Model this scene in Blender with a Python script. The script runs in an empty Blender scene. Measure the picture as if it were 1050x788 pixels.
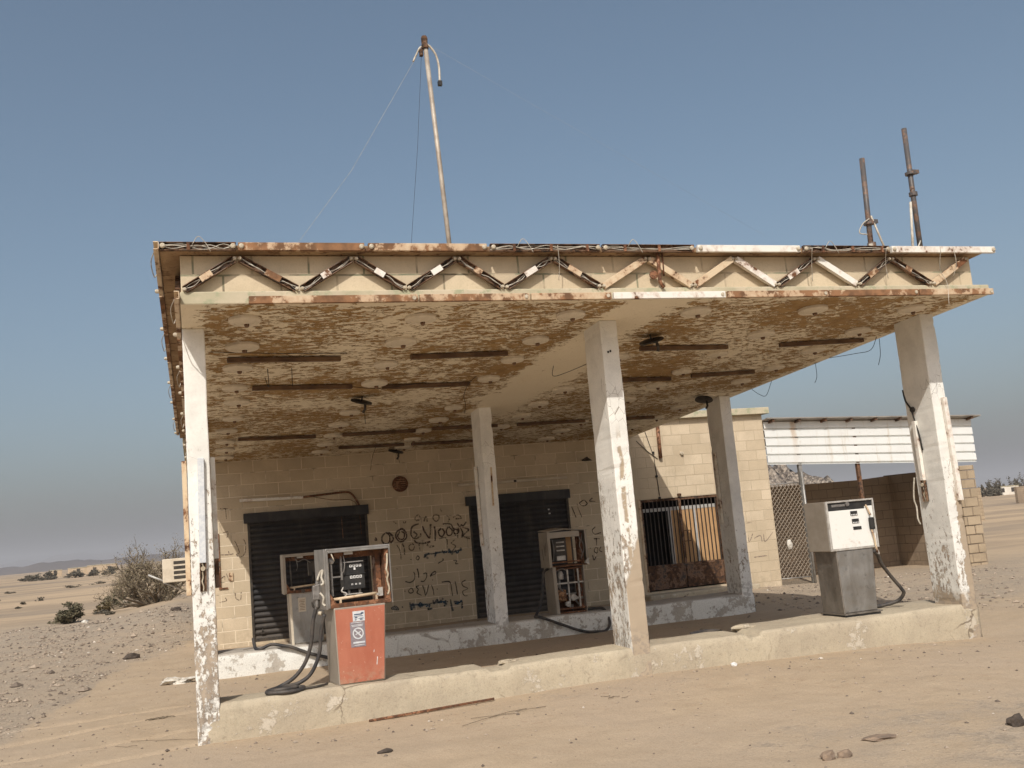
import bpy, bmesh, math, random
import numpy as np
from mathutils import Vector, Matrix, noise as mn

random.seed(7)
SC = bpy.context.scene
COL = SC.collection
R = math.radians
V = Vector

# ------------------------------------------------------------------ materials
class NM:
    """small helper that writes node materials"""
    def __init__(s, name, rough=.8, metal=0.0, spec=.3):
        s.m = bpy.data.materials.new(name); s.m.use_nodes = True
        s.t = s.m.node_tree; s.b = s.t.nodes['Principled BSDF']
        s.b.inputs['Roughness'].default_value = rough
        s.b.inputs['Metallic'].default_value = metal
        s.b.inputs['Specular IOR Level'].default_value = spec
        s._co = None
    def node(s, ty, **kw):
        n = s.t.nodes.new(ty)
        for k, v in kw.items(): setattr(n, k, v)
        return n
    def put(s, sock, v):
        if hasattr(v, 'is_output') or isinstance(v, bpy.types.NodeSocket): s.t.links.new(v, sock)
        else:
            if isinstance(v, (tuple, list)) and len(v) == 3 and sock.type == 'RGBA': v = (*v, 1)
            sock.default_value = v
    def co(s):
        if s._co is None: s._co = s.node('ShaderNodeTexCoord').outputs['Object']
        return s._co
    def map(s, scale=(1, 1, 1), loc=(0, 0, 0), rot=(0, 0, 0), src=None):
        n = s.node('ShaderNodeMapping'); s.put(n.inputs[0], src or s.co())
        n.inputs['Location'].default_value = loc; n.inputs['Scale'].default_value = scale
        n.inputs['Rotation'].default_value = rot
        return n.outputs[0]
    def noise(s, scale, detail=4, rough=.55, vec=None, dist=0):
        n = s.node('ShaderNodeTexNoise'); s.put(n.inputs['Vector'], vec or s.co())
        n.inputs['Scale'].default_value = scale; n.inputs['Detail'].default_value = detail
        n.inputs['Roughness'].default_value = rough; n.inputs['Distortion'].default_value = dist
        return n.outputs['Fac']
    def vor(s, scale, vec=None, feature='F1', out='Distance', rnd=1):
        n = s.node('ShaderNodeTexVoronoi', feature=feature); s.put(n.inputs['Vector'], vec or s.co())
        n.inputs['Scale'].default_value = scale; n.inputs['Randomness'].default_value = rnd
        return n.outputs[out]
    def ramp(s, fac, a, b, lo=0., hi=1.):
        n = s.node('ShaderNodeMapRange'); n.interpolation_type = 'SMOOTHSTEP'
        s.put(n.inputs[0], fac); n.inputs[1].default_value = a; n.inputs[2].default_value = b
        n.inputs[3].default_value = lo; n.inputs[4].default_value = hi
        return n.outputs[0]
    def ma(s, op, a, b=0., c=None):
        n = s.node('ShaderNodeMath', operation=op); s.put(n.inputs[0], a); s.put(n.inputs[1], b)
        if c is not None: s.put(n.inputs[2], c)
        return n.outputs[0]
    def mix(s, f, a, b):
        n = s.node('ShaderNodeMix', data_type='RGBA'); s.put(n.inputs[0], f)
        s.put(n.inputs[6], a); s.put(n.inputs[7], b)
        return n.outputs[2]
    def sep(s, src=None):
        n = s.node('ShaderNodeSeparateXYZ'); s.put(n.inputs[0], src or s.co()); return n.outputs
    def comb(s, x, y, z):
        n = s.node('ShaderNodeCombineXYZ')
        for i, v in enumerate((x, y, z)): s.put(n.inputs[i], v)
        return n.outputs[0]
    def normal(s):
        return s.sep(s.node('ShaderNodeNewGeometry').outputs['Normal'])
    def attr(s, name):
        return s.node('ShaderNodeAttribute', attribute_name=name).outputs['Fac']
    def bump(s, h, strength=.5, dist=.01):
        n = s.node('ShaderNodeBump'); s.put(n.inputs['Height'], h)
        n.inputs['Strength'].default_value = strength; n.inputs['Distance'].default_value = dist
        s.t.links.new(n.outputs[0], s.b.inputs['Normal'])
    def col(s, c): s.put(s.b.inputs['Base Color'], c); return s
    def rough(s, c): s.put(s.b.inputs['Roughness'], c); return s

def plain(name, c1, c2=None, scale=6, rough=.8, metal=0., bump=.3, spec=.3, dirt=None):
    m = NM(name, rough, metal, spec)
    c2 = c2 or tuple(x * .7 for x in c1)
    f = m.ramp(m.noise(scale, 6, .65), .35, .65)
    c = m.mix(f, c1, c2)
    if dirt:
        c = m.mix(m.ramp(m.noise(scale * 2.7, 8, .7), .52, .62), c, dirt)
    m.col(c)
    if bump: m.bump(m.noise(scale * 8, 4), bump, .004)
    return m.m

def rusty(name, paint, rust1=(.17, .075, .035), rust2=(.07, .035, .02), amt=.5, scale=5, metal=0., rough=.65):
    """paint eaten by rust; amt 0..1"""
    m = NM(name, rough, metal)
    a = m.noise(scale, 8, .68); b = m.noise(scale * 5, 6, .6)
    f = m.ma('ADD', m.ma('MULTIPLY', a, .75), m.ma('MULTIPLY', b, .25))
    t = .72 - .44 * amt
    k = m.ramp(f, t - .02, t + .03)
    r = m.mix(m.ramp(m.noise(scale * 3, 5), .35, .65), rust1, rust2)
    halo = m.mix(m.ramp(f, t - .12, t), paint, tuple(p * .6 + q * .4 for p, q in zip(paint, (.35, .18, .09))))
    m.col(m.mix(k, halo, r))
    m.rough(m.ramp(k, 0, 1, rough - .2, .95))
    m.bump(m.ma('ADD', m.ma('MULTIPLY', k, -.5), m.ma('MULTIPLY', b, .4)), .4, .004)
    return m.m

def mat_ground():
    m = NM('sand_ground', .95, spec=.15)
    g = m.attr('gravel'); p = m.attr('plain')
    big = m.noise(.35, 6, .6); mid = m.noise(2.2, 7, .65); fine = m.noise(38, 4, .7)
    sand = m.mix(m.ramp(mid, .3, .7), (.44, .342, .235), (.385, .295, .20))
    sand = m.mix(m.ramp(big, .4, .7), sand, (.405, .318, .228))
    sand = m.mix(m.ramp(m.noise(9, 8, .75), .56, .7, 0, .6), sand, (.27, .18, .115))
    grav = m.mix(m.ramp(m.vor(26, out='Color'), .2, .8), (.39, .315, .235), (.285, .235, .178))
    grav = m.mix(m.ramp(m.noise(1.1, 6), .42, .62), grav, (.37, .295, .215))
    gm = m.ma('ADD', g, m.ma('MULTIPLY', m.ma('SUBTRACT', m.noise(2.4, 9, .78), .5), 2.2))
    c = m.mix(m.ramp(gm, .3, .75), sand, grav)
    pl = m.mix(m.ramp(m.noise(.06, 8, .65, m.map((1, 2.2, 1))), .42, .62), (.48, .355, .23), (.33, .25, .17))
    pl = m.mix(m.ramp(m.noise(.013, 6, .6, m.map((1, 3, 1))), .5, .62), pl, (.25, .2, .15))
    c = m.mix(p, c, pl)
    gn = m.noise(75, 3, .75)
    c = m.mix(m.ramp(gn, .46, .66, 0, .42), c, (.23, .172, .115))
    c = m.mix(m.ramp(m.noise(52, 3, .75, m.map((1, 1, 1), (3, 7, 1))), .58, .72, 0, .5), c, (.55, .45, .33))
    # speckle of tiny dark grit
    sp = m.ramp(m.vor(42), .10, .05)
    sp = m.ma('MULTIPLY', sp, m.ramp(m.noise(3.1, 5), .5, .62))
    c = m.mix(m.ma('MULTIPLY', sp, .75), c, (.12, .09, .065))
    m.col(c)
    h = m.ma('ADD', m.ma('MULTIPLY', fine, .25), m.ma('ADD', m.ma('MULTIPLY', m.noise(7, 6, .6), .6),
        m.ma('MULTIPLY', m.ma('MULTIPLY', m.ramp(m.vor(30), .55, .0), gm), .5)))
    m.bump(h, .75, .02)
    return m.m

def mat_blocks(name, ax, c1, c2, mortar, bw=.49, bh=.24, off=(0, .08), msize=.009, green=False, stain=True):
    """coursed blockwork laid in the wall's own plane"""
    m = NM(name, .92, spec=.15)
    x, y, z = m.sep()
    u = x if ax == 'x' else y
    wob = m.noise(1.7, 3)
    uu = m.ma('ADD', m.ma('ADD', u, -off[0]), m.ma('MULTIPLY', m.ma('SUBTRACT', m.noise(6, 2), .5), .012))
    zz = m.ma('ADD', m.ma('ADD', z, -off[1]), m.ma('MULTIPLY', m.ma('SUBTRACT', wob, .5), .016))
    br = m.node('ShaderNodeTexBrick')
    m.put(br.inputs['Vector'], m.comb(uu, zz, 0.))
    br.inputs['Scale'].default_value = 1; br.inputs['Brick Width'].default_value = bw
    br.inputs['Row Height'].default_value = bh; br.inputs['Mortar Size'].default_value = msize
    br.inputs['Mortar Smooth'].default_value = .25; br.inputs['Bias'].default_value = -.1
    m.put(br.inputs['Color1'], c1); m.put(br.inputs['Color2'], c2)
    fac = br.outputs['Fac']
    tint = m.noise(1.3, 6, .6)
    c = m.mix(m.ramp(tint, .35, .7, 0, .55), br.outputs['Color'], tuple(k * .8 for k in c2))
    c = m.mix(m.ramp(m.noise(23, 5, .7), .5, .75, 0, .45), c, tuple(k * .7 for k in c1))
    c = m.mix(m.ramp(m.noise(65, 3, .75), .5, .7, 0, .35), c, tuple(k * .6 for k in c1))
    if stain:
        c = m.mix(m.ramp(m.noise(1.0, 7, .7, m.map((3.2, 3.2, .5))), .56, .75, 0, .5), c, tuple(k * .55 for k in c1))
    gr = m.ma('MULTIPLY', m.ramp(m.ma('ADD', z, m.ma('MULTIPLY', m.noise(2.5, 6, .7), .7)), .85, .35), m.ramp(m.noise(7, 6, .7), .35, .65))
    c = m.mix(m.ma('MULTIPLY', gr, .45), c, tuple(k * .6 for k in c2))
    vis = m.ma('MULTIPLY', fac, m.ramp(m.noise(3.1, 4), .3, .5, .25, 1))
    c = m.mix(vis, c, mortar)
    if ax == 'x' and bw == .49: c = m.mix(m.ma('MULTIPLY', vis, m.ramp(x, 9.3, 9.9)), c, tuple(k * .86 for k in c2))  # joint colour darkened where the wall is sunlit, pale where it is shaded
    if green:
        c = m.mix(m.ma('MULTIPLY', m.ramp(fac, .3, .9), m.ramp(m.noise(3.3, 4), .46, .60, 0, .8)), c, (.21, .215, .14))
    m.col(c)
    m.bump(m.ma('ADD', m.ma('MULTIPLY', fac, -.8), m.ma('MULTIPLY', m.noise(30, 5), .5)), .6, .008)
    return m.m

def mat_ceiling():
    m = NM('peeling_ceiling_paint', .9, spec=.15)
    x, y, z = m.sep()
    st = m.map((1.7, 2.7, 1), rot=(0, 0, R(16)))
    wv = m.ma('ADD', m.ma('MULTIPLY', m.noise(4.3, 9, .72, st, .6), .72), m.ma('MULTIPLY', m.noise(11, 6, .65, st, .8), .28))
    broad = m.noise(.8, 5, .55)
    # smooth, still painted strips over the beams
    b1 = m.ramp(m.ma('ABSOLUTE', m.ma('SUBTRACT', x, m.ma('ADD', m.ma('MULTIPLY', m.noise(1.2, 3), .7), 4.7))), .22, .6, .15, 0)
    b1 = m.ma('MULTIPLY', b1, m.ramp(y, 5.6, 6.6, 1, 0))
    b2 = m.ramp(x, .08, .35, .12, 0)
    b3 = m.ramp(y, -.68, -.84, 0, .06)
    b4 = m.ramp(x, 9.45, 9.7, 0, .08)
    f = m.ma('ADD', wv, m.ma('MULTIPLY', m.ma('SUBTRACT', broad, .5), .38))
    for b in (b1, b2, b3, b4): f = m.ma('SUBTRACT', f, b)
    k = m.ramp(f, .494, .503)
    paint = m.mix(m.noise(2, 5), (.81, .73, .58), (.74, .65, .50))
    paint = m.mix(m.ramp(m.noise(11, 6, .7), .6, .75, 0, .6), paint, (.36, .25, .14))
    bare = m.mix(m.ramp(m.noise(6, 6, .7), .3, .7), (.41, .27, .125), (.26, .16, .07))
    m.col(m.mix(k, paint, bare))
    m.bump(m.ma('ADD', m.ma('MULTIPLY', k, -1.), m.ma('MULTIPLY', m.noise(25, 5), .35)), 1., .02)
    return m.m

def mat_column(name, chips=.5, bare=None, paint=(.74, .70, .61), grime=.5):
    m = NM(name, .85, spec=.2)
    x, y, z = m.sep(); nx, ny, nz = m.normal()
    c = m.mix(m.ramp(m.noise(3, 7, .65), .35, .7), paint, tuple(k * .84 for k in paint))
    c = m.mix(m.ramp(m.noise(48, 4, .75), .52, .72, 0, .35), c, tuple(k * .66 for k in paint))
    # hair cracks in the paint
    cr = m.ramp(m.vor(7, m.map((1.6, 1.6, 1)), 'DISTANCE_TO_EDGE'), .016, .004)
    cr = m.ma('MULTIPLY', cr, m.ramp(m.noise(1.7, 5), .5, .62))
    c = m.mix(m.ma('MULTIPLY', cr, .8), c, (.16, .125, .09))
    a = m.noise(19, 9, .78, m.map((1, 1, .6))); b = m.noise(2.3, 6, .62, m.map((1, 1, .5)))
    f = m.ma('ADD', m.ma('MULTIPLY', a, .72), m.ma('MULTIPLY', b, .42))
    f = m.ma('ADD', f, m.ramp(z, 3.3, .6, -.05, .075))
    t = .785 - .27 * chips
    k = m.ramp(f, t, t + .03)
    under = m.mix(m.ramp(m.noise(9, 6), .35, .65), (.40, .325, .245), (.27, .22, .17))
    c = m.mix(k, c, under)
    hgt = k
    if bare == 'mid':      # render left bare on the front face, below a rounded edge and in a streak
        w = m.ma('ADD', z, m.ma('MULTIPLY', m.ma('SUBTRACT', m.noise(5, 4), .5), .35))
        w = m.ma('ADD', w, m.ma('MULTIPLY', m.ma('SUBTRACT', 4.84, x), 2.6))
        lo = m.ramp(w, 1.42, 1.30)
        streak = m.ma('MULTIPLY', m.ramp(m.ma('ABSOLUTE', m.ma('SUBTRACT', x, m.ma('ADD', 4.76, m.ma('MULTIPLY', m.noise(2.2, 5), .13)))), .035, .015),
                      m.ma('MULTIPLY', m.ramp(z, 3.0, 2.6), m.ramp(m.noise(6, 5), .42, .5)))
        bm = m.ma('MULTIPLY', m.ma('MAXIMUM', lo, streak), m.ramp(ny, -.5, -.8))
        c = m.mix(bm, c, m.mix(m.noise(5, 6), (.43, .345, .25), (.34, .275, .20))); hgt = m.ma('MAXIMUM', hgt, bm)
    if bare == 'right':
        w = m.ma('ADD', m.ma('SUBTRACT', x, 9.43), m.ma('MULTIPLY', m.ma('SUBTRACT', m.noise(4.5, 6, .7), .5), .28))
        bm = m.ma('MULTIPLY', m.ma('MULTIPLY', m.ramp(w, .055, .075), m.ramp(z, 2.0, 1.7)), m.ramp(ny, -.5, -.8))
        foot = m.ma('MULTIPLY', m.ramp(z, .56, .50), m.ramp(m.noise(6, 5), .40, .5, .4, 1))
        bm = m.ma('MAXIMUM', bm, foot)
        c = m.mix(bm, c, m.mix(m.noise(5, 6), (.40, .32, .23), (.31, .25, .185))); hgt = m.ma('MAXIMUM', hgt, bm)
    # sooty foot
    ft = m.ma('MULTIPLY', m.ramp(m.ma('ADD', z, m.ma('MULTIPLY', m.noise(7, 5), .3)), .78, .58), m.ramp(m.noise(16, 6), .45, .58))
    c = m.mix(m.ma('MULTIPLY', ft, grime), c, (.22, .19, .16))
    m.col(c)
    m.bump(m.ma('ADD', m.ma('MULTIPLY', hgt, -.9), m.ma('MULTIPLY', m.noise(22, 5), .3)), .6, .008)
    return m.m

def mat_kerb(name, c1, c2, paint, pa):
    m = NM(name, .92, spec=.15)
    c = m.mix(m.ramp(m.noise(1.7, 7, .65), .35, .65), c1, c2)
    c = m.mix(m.ramp(m.noise(13, 7, .75), .52, .7, 0, .7), c, tuple(k * .62 for k in c2))
    nx, ny, nz = m.normal()
    f = m.ma('ADD', m.noise(2.4, 8, .7), m.ma('MULTIPLY', m.ma('SUBTRACT', m.noise(17, 6, .7), .5), .35))
    k = m.ma('MULTIPLY', m.ramp(f, pa, pa + .04), m.ramp(nz, .7, .35))
    c = m.mix(k, c, paint)
    c = m.mix(m.ramp(m.noise(60, 4, .75), .48, .70, 0, .45), c, tuple(k * .55 for k in c2))
    c = m.mix(m.ramp(m.noise(1.6, 6, .65, m.map((2.5, 2.5, .4))), .55, .7, 0, .45), c, tuple(k * .68 for k in c1))
    # crack lines
    x, y, z = m.sep()
    cr = m.ramp(m.vor(1.1, m.comb(m.ma('ADD', x, m.ma('MULTIPLY', m.noise(4, 4), .35)), y, m.ma('MULTIPLY', z, .6)), 'DISTANCE_TO_EDGE'), .010, .003)
    c = m.mix(m.ma('MULTIPLY', cr, m.ramp(m.noise(.9, 3), .5, .6, 0, .8)), c, (.15, .115, .08))
    m.col(c)
    m.bump(m.ma('ADD', m.ma('MULTIPLY', m.noise(9, 7, .65), .8), m.ma('MULTIPLY', k, .2)), .7, .02)
    return m.m

def mat_steel(name, c1, c2, rough=.38, streak=True):
    m = NM(name, rough, .85)
    f = m.noise(3.2, 5, .6, m.map((2, 2, .7)), .8)
    c = m.mix(m.ramp(f, .3, .7), c1, c2)
    c = m.mix(m.ramp(m.noise(12, 7, .7), .55, .72, 0, .7), c, tuple(k * .55 for k in c2))
    m.col(c); m.rough(m.ramp(m.noise(5, 6), .3, .7, rough - .1, rough + .2))
    m.bump(m.noise(2.6, 2, .4, None, .6), .35, .03)
    return m.m

def mat_shutter():
    m = NM('black_shutter_paint', .45, .2)
    m.col(m.mix(m.ramp(m.noise(2.2, 7, .65, m.map((1, 1, .4))), .4, .68), (.030, .029, .030), (.055, .05, .047)))
    z = m.sep()[2]; ny = m.normal()[2]
    d = m.ma('ADD', m.ramp(m.ma('ADD', z, m.ma('MULTIPLY', m.noise(3, 6, .7), .9)), 1.5, .3, 0, .5), m.ramp(m.noise(1.4, 7, .7, m.map((7, 1, .5))), .52, .75, 0, .4))
    d = m.ma('MULTIPLY', d, m.ramp(ny, -.2, .8, .35, 1))
    base = m.b.inputs['Base Color'].links[0].from_socket
    m.col(m.mix(d, base, (.17, .135, .10)))
    m.rough(m.ramp(m.noise(4, 6), .3, .7, .35, .65))
    return m.m

def mat_gate_panel():
    return rusty('dark_gate_steel', (.035, .028, .024), (.10, .05, .025), (.035, .022, .016), .55, 4)

def mat_spray(name, c, dens=.5):
    m = NM(name, .9)
    m.col(m.mix(m.noise(12, 4), c, tuple(k * 1.5 + .02 for k in c)))
    al = m.ramp(m.noise(26, 4, .7), .62 - dens * .5, .70 - dens * .5)
    m.put(m.b.inputs['Alpha'], m.ma('MULTIPLY', al, m.ramp(m.noise(5, 5, .6), .3, .65, .45, .9)))
    return m.m

M = {}
M['ground'] = mat_ground()
M['wall'] = mat_blocks('tan_blockwork', 'x', (.605, .50, .36), (.50, .405, .28), (.69, .59, .44))
M['wall_side'] = mat_blocks('tan_blockwork_side', 'y', (.575, .475, .34), (.52, .425, .30), (.74, .65, .50))
M['fascia'] = mat_blocks('fascia_blockwork', 'x', (.60, .50, .35), (.53, .43, .295), (.44, .36, .25), .56, .213, (.13, 4.34), .011, green=True)
M['fascia_side'] = mat_blocks('fascia_blockwork_side', 'y', (.60, .465, .30), (.52, .40, .26), (.33, .29, .2), .56, .213, (.13, 4.34), .013, green=True)
M['yardwall'] = mat_blocks('brown_yard_blockwork', 'x', (.33, .255, .18), (.275, .21, .15), (.19, .145, .105), .5, .24, (.1, 0), .009)
M['yardwall_side'] = mat_blocks('brown_yard_blockwork_side', 'y', (.33, .255, .18), (.275, .21, .15), (.19, .145, .105), .5, .24, (.1, 0), .009)
M['pillar'] = mat_blocks('pillar_blockwork', 'x', (.42, .33, .225), (.34, .265, .18), (.235, .18, .125), .42, .235, (18.62, -.04), .014)
M['ceiling'] = mat_ceiling()
M['slab_edge'] = plain('greenish_slab_edge', (.50, .43, .31), (.40, .36, .245), 2.2, .9, 0, .5, dirt=(.33, .33, .215))
M['roof_concrete'] = plain('rusty_roof_edge', (.40, .28, .165), (.28, .18, .10), 3, .9, 0, .5, dirt=(.16, .09, .05))
M['col_l'] = mat_column('flaking_white_column', .60, None, (.77, .75, .69))
M['col_m'] = mat_column('white_column_bare_front', .55, 'mid', (.77, .75, .69))
M['col_r'] = mat_column('white_column_patched', .50, 'right', (.74, .725, .67))
M['col_b'] = mat_column('white_column_back', .33, None, (.80, .785, .74))
M['kerb_f'] = mat_kerb('sandy_concrete', (.45, .385, .28), (.385, .325, .24), (.51, .45, .36), .585)
M['kerb_b'] = mat_kerb('whitewashed_concrete', (.45, .41, .35), (.38, .345, .30), (.68, .67, .62), .445)
M['t_rust'] = rusty('rusted_white_tube', (.55, .43, .29), (.27, .14, .07), (.14, .075, .04), .55, 2.6)
M['t_white'] = rusty('white_tube_housing', (.72, .69, .62), amt=.30, scale=3.4)
M['t_tan'] = rusty('tan_tube_housing', (.58, .46, .31), amt=.38, scale=4)
M['t_dark'] = rusty('blackened_channel', (.10, .075, .055), (.12, .06, .03), (.03, .024, .02), .5, 6)
M['wire_w'] = plain('white_wire', (.55, .51, .43), (.33, .29, .23), 9, .6, 0, 0)
M['wire_d'] = plain('dark_wire', (.03, .027, .024), None, 9, .6, 0, 0)
M['socket'] = plain('yellowed_plastic_socket', (.52, .46, .36), (.36, .30, .21), 20, .5, 0, .1)
M['batten_dark'] = plain('brown_ceiling_batten', (.16, .095, .05), (.08, .045, .025), 4, .7)
M['plaster'] = plain('grey_plaster_rosette', (.70, .63, .52), (.60, .53, .42), 5, .9, 0, .4)
M['shutter'] = mat_shutter()
M['gate'] = mat_gate_panel()
M['bars'] = plain('dark_gate_bars', (.03, .025, .022), (.055, .04, .03), 12, .6)
M['alu'] = plain('dull_aluminium_frame', (.50, .49, .46), (.40, .385, .36), 7, .55, .2)
M['plywood'] = plain('tan_board', (.50, .305, .15), (.42, .25, .12), 3, .8, 0, .2)
M['void'] = plain('painted_dark_interior', (.012, .011, .010), None, 2, 1, 0, 0)
M['steel'] = mat_steel('stained_stainless', (.40, .385, .36), (.30, .285, .26))
M['steel_d'] = mat_steel('dull_grey_steel', (.30, .27, .235), (.22, .195, .165), .5)
M['cheek'] = plain('grey_brown_pump_side', (.36, .315, .26), (.30, .26, .21), 3, .5, .35, .1)
M['red'] = None
def mat_red():
    m = NM('faded_red_paint', .6, 0, .3)
    c = m.mix(m.ramp(m.noise(1.9, 7, .65, m.map((2, 2, .6))), .35, .7), (.42, .155, .095), (.36, .115, .068))
    c = m.mix(m.ramp(m.noise(40, 3, .6), .68, .72), c, (.5, .3, .22))
    c = m.mix(m.ramp(m.noise(1, 6, .7, m.map((30, 1, 1.3))), .62, .7, 0, .7), c, (.46, .2, .13))
    z = m.sep()[2]
    d = m.ma('MULTIPLY', m.ramp(m.ma('ADD', z, m.ma('MULTIPLY', m.noise(6, 6, .7), .35)), .42, .12), m.ramp(m.noise(15, 6, .7), .38, .6))
    c = m.mix(m.ma('MULTIPLY', d, .7), c, (.36, .25, .17))
    c = m.mix(m.ramp(m.noise(6, 8, .75), .6, .68, 0, .6), c, (.22, .10, .06))
    m.col(c); m.rough(m.ramp(m.noise(3, 6), .3, .7, .45, .75)); m.bump(m.noise(3, 3), .3, .03)
    return m.m
M['red'] = mat_red()
M['enamel'] = rusty('white_enamel', (.70, .695, .65), (.4, .24, .12), (.3, .17, .08), .12, 3, rough=.5)
M['rust'] = rusty('brown_rust', (.22, .10, .055), (.15, .065, .032), (.075, .04, .025), .6, 7)
M['rustorange'] = rusty('orange_rusted_pump', (.30, .17, .085), (.17, .085, .04), (.08, .045, .03), .45, 9)
M['darkmetal'] = plain('dark_grey_metal', (.05, .046, .042), (.09, .075, .06), 9, .5, .5)
M['greymetal'] = plain('grey_cast_metal', (.27, .255, .235), (.16, .145, .13), 11, .5, .5)
M['lightmetal'] = plain('pale_pipe_metal', (.52, .50, .46), (.36, .33, .29), 11, .5, .3)
M['black'] = plain('black_plastic', (.018, .018, .018), (.035, .033, .03), 9, .5, 0, .1)
M['rubber'] = plain('black_rubber_hose', (.024, .025, .028), (.085, .072, .06), 5, .55, 0, .3)
M['digit'] = plain('white_digit', (.72, .71, .68), None, 30, .6, 0, 0)
M['label_w'] = plain('white_label', (.62, .63, .62), (.50, .52, .54), 30, .6, 0, 0)
M['label_g'] = plain('grey_label', (.25, .22, .235), (.20, .17, .18), 30, .6, 0, 0)
M['ink'] = plain('blue_grey_ink', (.07, .10, .16), None, 30, .6, 0, 0)
M['corr'] = None
def mat_corr():
    m = NM('white_corrugated_sheet', .5, 0, .35)
    x, y, z = m.sep()
    c = m.mix(m.noise(3, 5), (.74, .745, .715), (.66, .665, .635))
    st = m.ma('MULTIPLY', m.ramp(m.ma('ABSOLUTE', m.ma('SUBTRACT', x, m.ma('ADD', 14.0, m.ma('MULTIPLY', m.noise(2, 3), .2)))), .12, .02), m.ramp(z, 3.0, 3.8, .1, .6))
    c = m.mix(st, c, (.45, .28, .13))
    c = m.mix(m.ramp(m.noise(1, 6, .7, m.map((6, 1, .6))), .54, .72, 0, .55), c, (.5, .42, .3))
    m.col(m.mix(m.ramp(m.noise(5, 8, .75), .60, .68, 0, .5), c, (.40, .28, .17))); m.bump(m.noise(2.2, 4), .5, .03)
    return m.m
M['corr'] = mat_corr()
M['sheet_grey'] = plain('grey_roof_sheet', (.36, .33, .29), (.25, .22, .19), 2, .6, .3)
M['postm'] = rusty('dark_brown_post', (.06, .04, .03), amt=.4)
M['galv'] = plain('galvanised_pipe', (.35, .34, .32), (.24, .225, .2), 6, .5, .5)
M['mast'] = plain('weathered_mast_pipe', (.46, .41, .34), (.30, .25, .2), 4, .6, .3)
M['pipe'] = rusty('dark_roof_pipe', (.085, .078, .075), (.10, .06, .04), (.05, .035, .03), amt=.3, scale=6)
M['mesh'] = plain('wire_mesh', (.34, .285, .22), (.26, .21, .16), 6, .6, .2, 0)
M['ac'] = plain('beige_casing', (.60, .53, .42), (.5, .43, .33), 4, .6, 0, .1)
M['twig'] = plain('grey_brown_twig', (.21, .165, .115), (.14, .11, .075), 5, .9)
M['leaf'] = plain('dry_olive_leaf', (.115, .092, .045), (.15, .115, .06), 1.5, .9, 0, 0)
M['leaf_t'] = plain('brown_thorn_leaf', (.27, .22, .14), (.19, .155, .095), 1.5, .9, 0, 0)
M['leaf_d'] = plain('dark_olive_leaf', (.10, .095, .06), (.135, .115, .07), 1.2, .9, 0, 0)
M['leaf_far'] = plain('hazed_far_leaf', (.105, .092, .07), (.13, .115, .085), .4, .9, 0, 0)  # leaf tone lightened to paint in the haze of distance
M['stone'] = plain('brown_stone', (.27, .195, .135), (.18, .135, .10), 9, .9, 0, .6)
M['stone_d'] = plain('dark_stone', (.085, .065, .05), (.05, .04, .033), 9, .9, 0, .6)
def mat_pebble():
    m = NM('mixed_pebble', .95, spec=.15)
    rp = m.node('ShaderNodeNewGeometry').outputs['Random Per Island']
    c = m.mix(m.ramp(rp, .1, .7), (.14, .112, .09), (.34, .275, .21))
    m.col(m.mix(m.ramp(rp, .97, .99), c, (.58, .52, .44)))
    return m.m
M['pebble'] = mat_pebble()
M['litter'] = plain('dirty_white_plastic', (.66, .63, .56), (.4, .36, .3), 12, .6, 0, .3)
M['hill'] = plain('bare_rock_hill', (.16, .135, .125), (.115, .10, .095), .004, .95, 0, 0)
def mat_rubble():
    m = NM('grey_rubble', .95, spec=.15)
    c = m.mix(m.ramp(m.vor(1.1, out='Color'), .2, .8), (.30, .25, .20), (.12, .10, .085))
    m.col(m.mix(m.ramp(m.noise(2.3, 6, .7), .5, .65), c, (.38, .33, .27)))
    m.bump(m.vor(1.6), 1., .6)
    return m.m
M['rubble'] = mat_rubble()
M['housew'] = plain('white_house_wall', (.70, .66, .58), (.6, .55, .47), .5, .9)
M['houset'] = plain('tan_house_wall', (.47, .37, .26), (.40, .31, .21), .5, .9)
M['spray_d'] = mat_spray('brown_spray_paint', (.07, .042, .032), .50)
M['spray_f'] = mat_spray('faint_spray_paint', (.12, .085, .062), .40)
M['spray_k'] = mat_spray('black_marker', (.04, .033, .03), .7)
M['spray_b'] = mat_spray('blue_spray_paint', (.022, .05, .075), .5)
M['spray_c'] = mat_spray('charcoal_scribble', (.20, .155, .12), .45)

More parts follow.
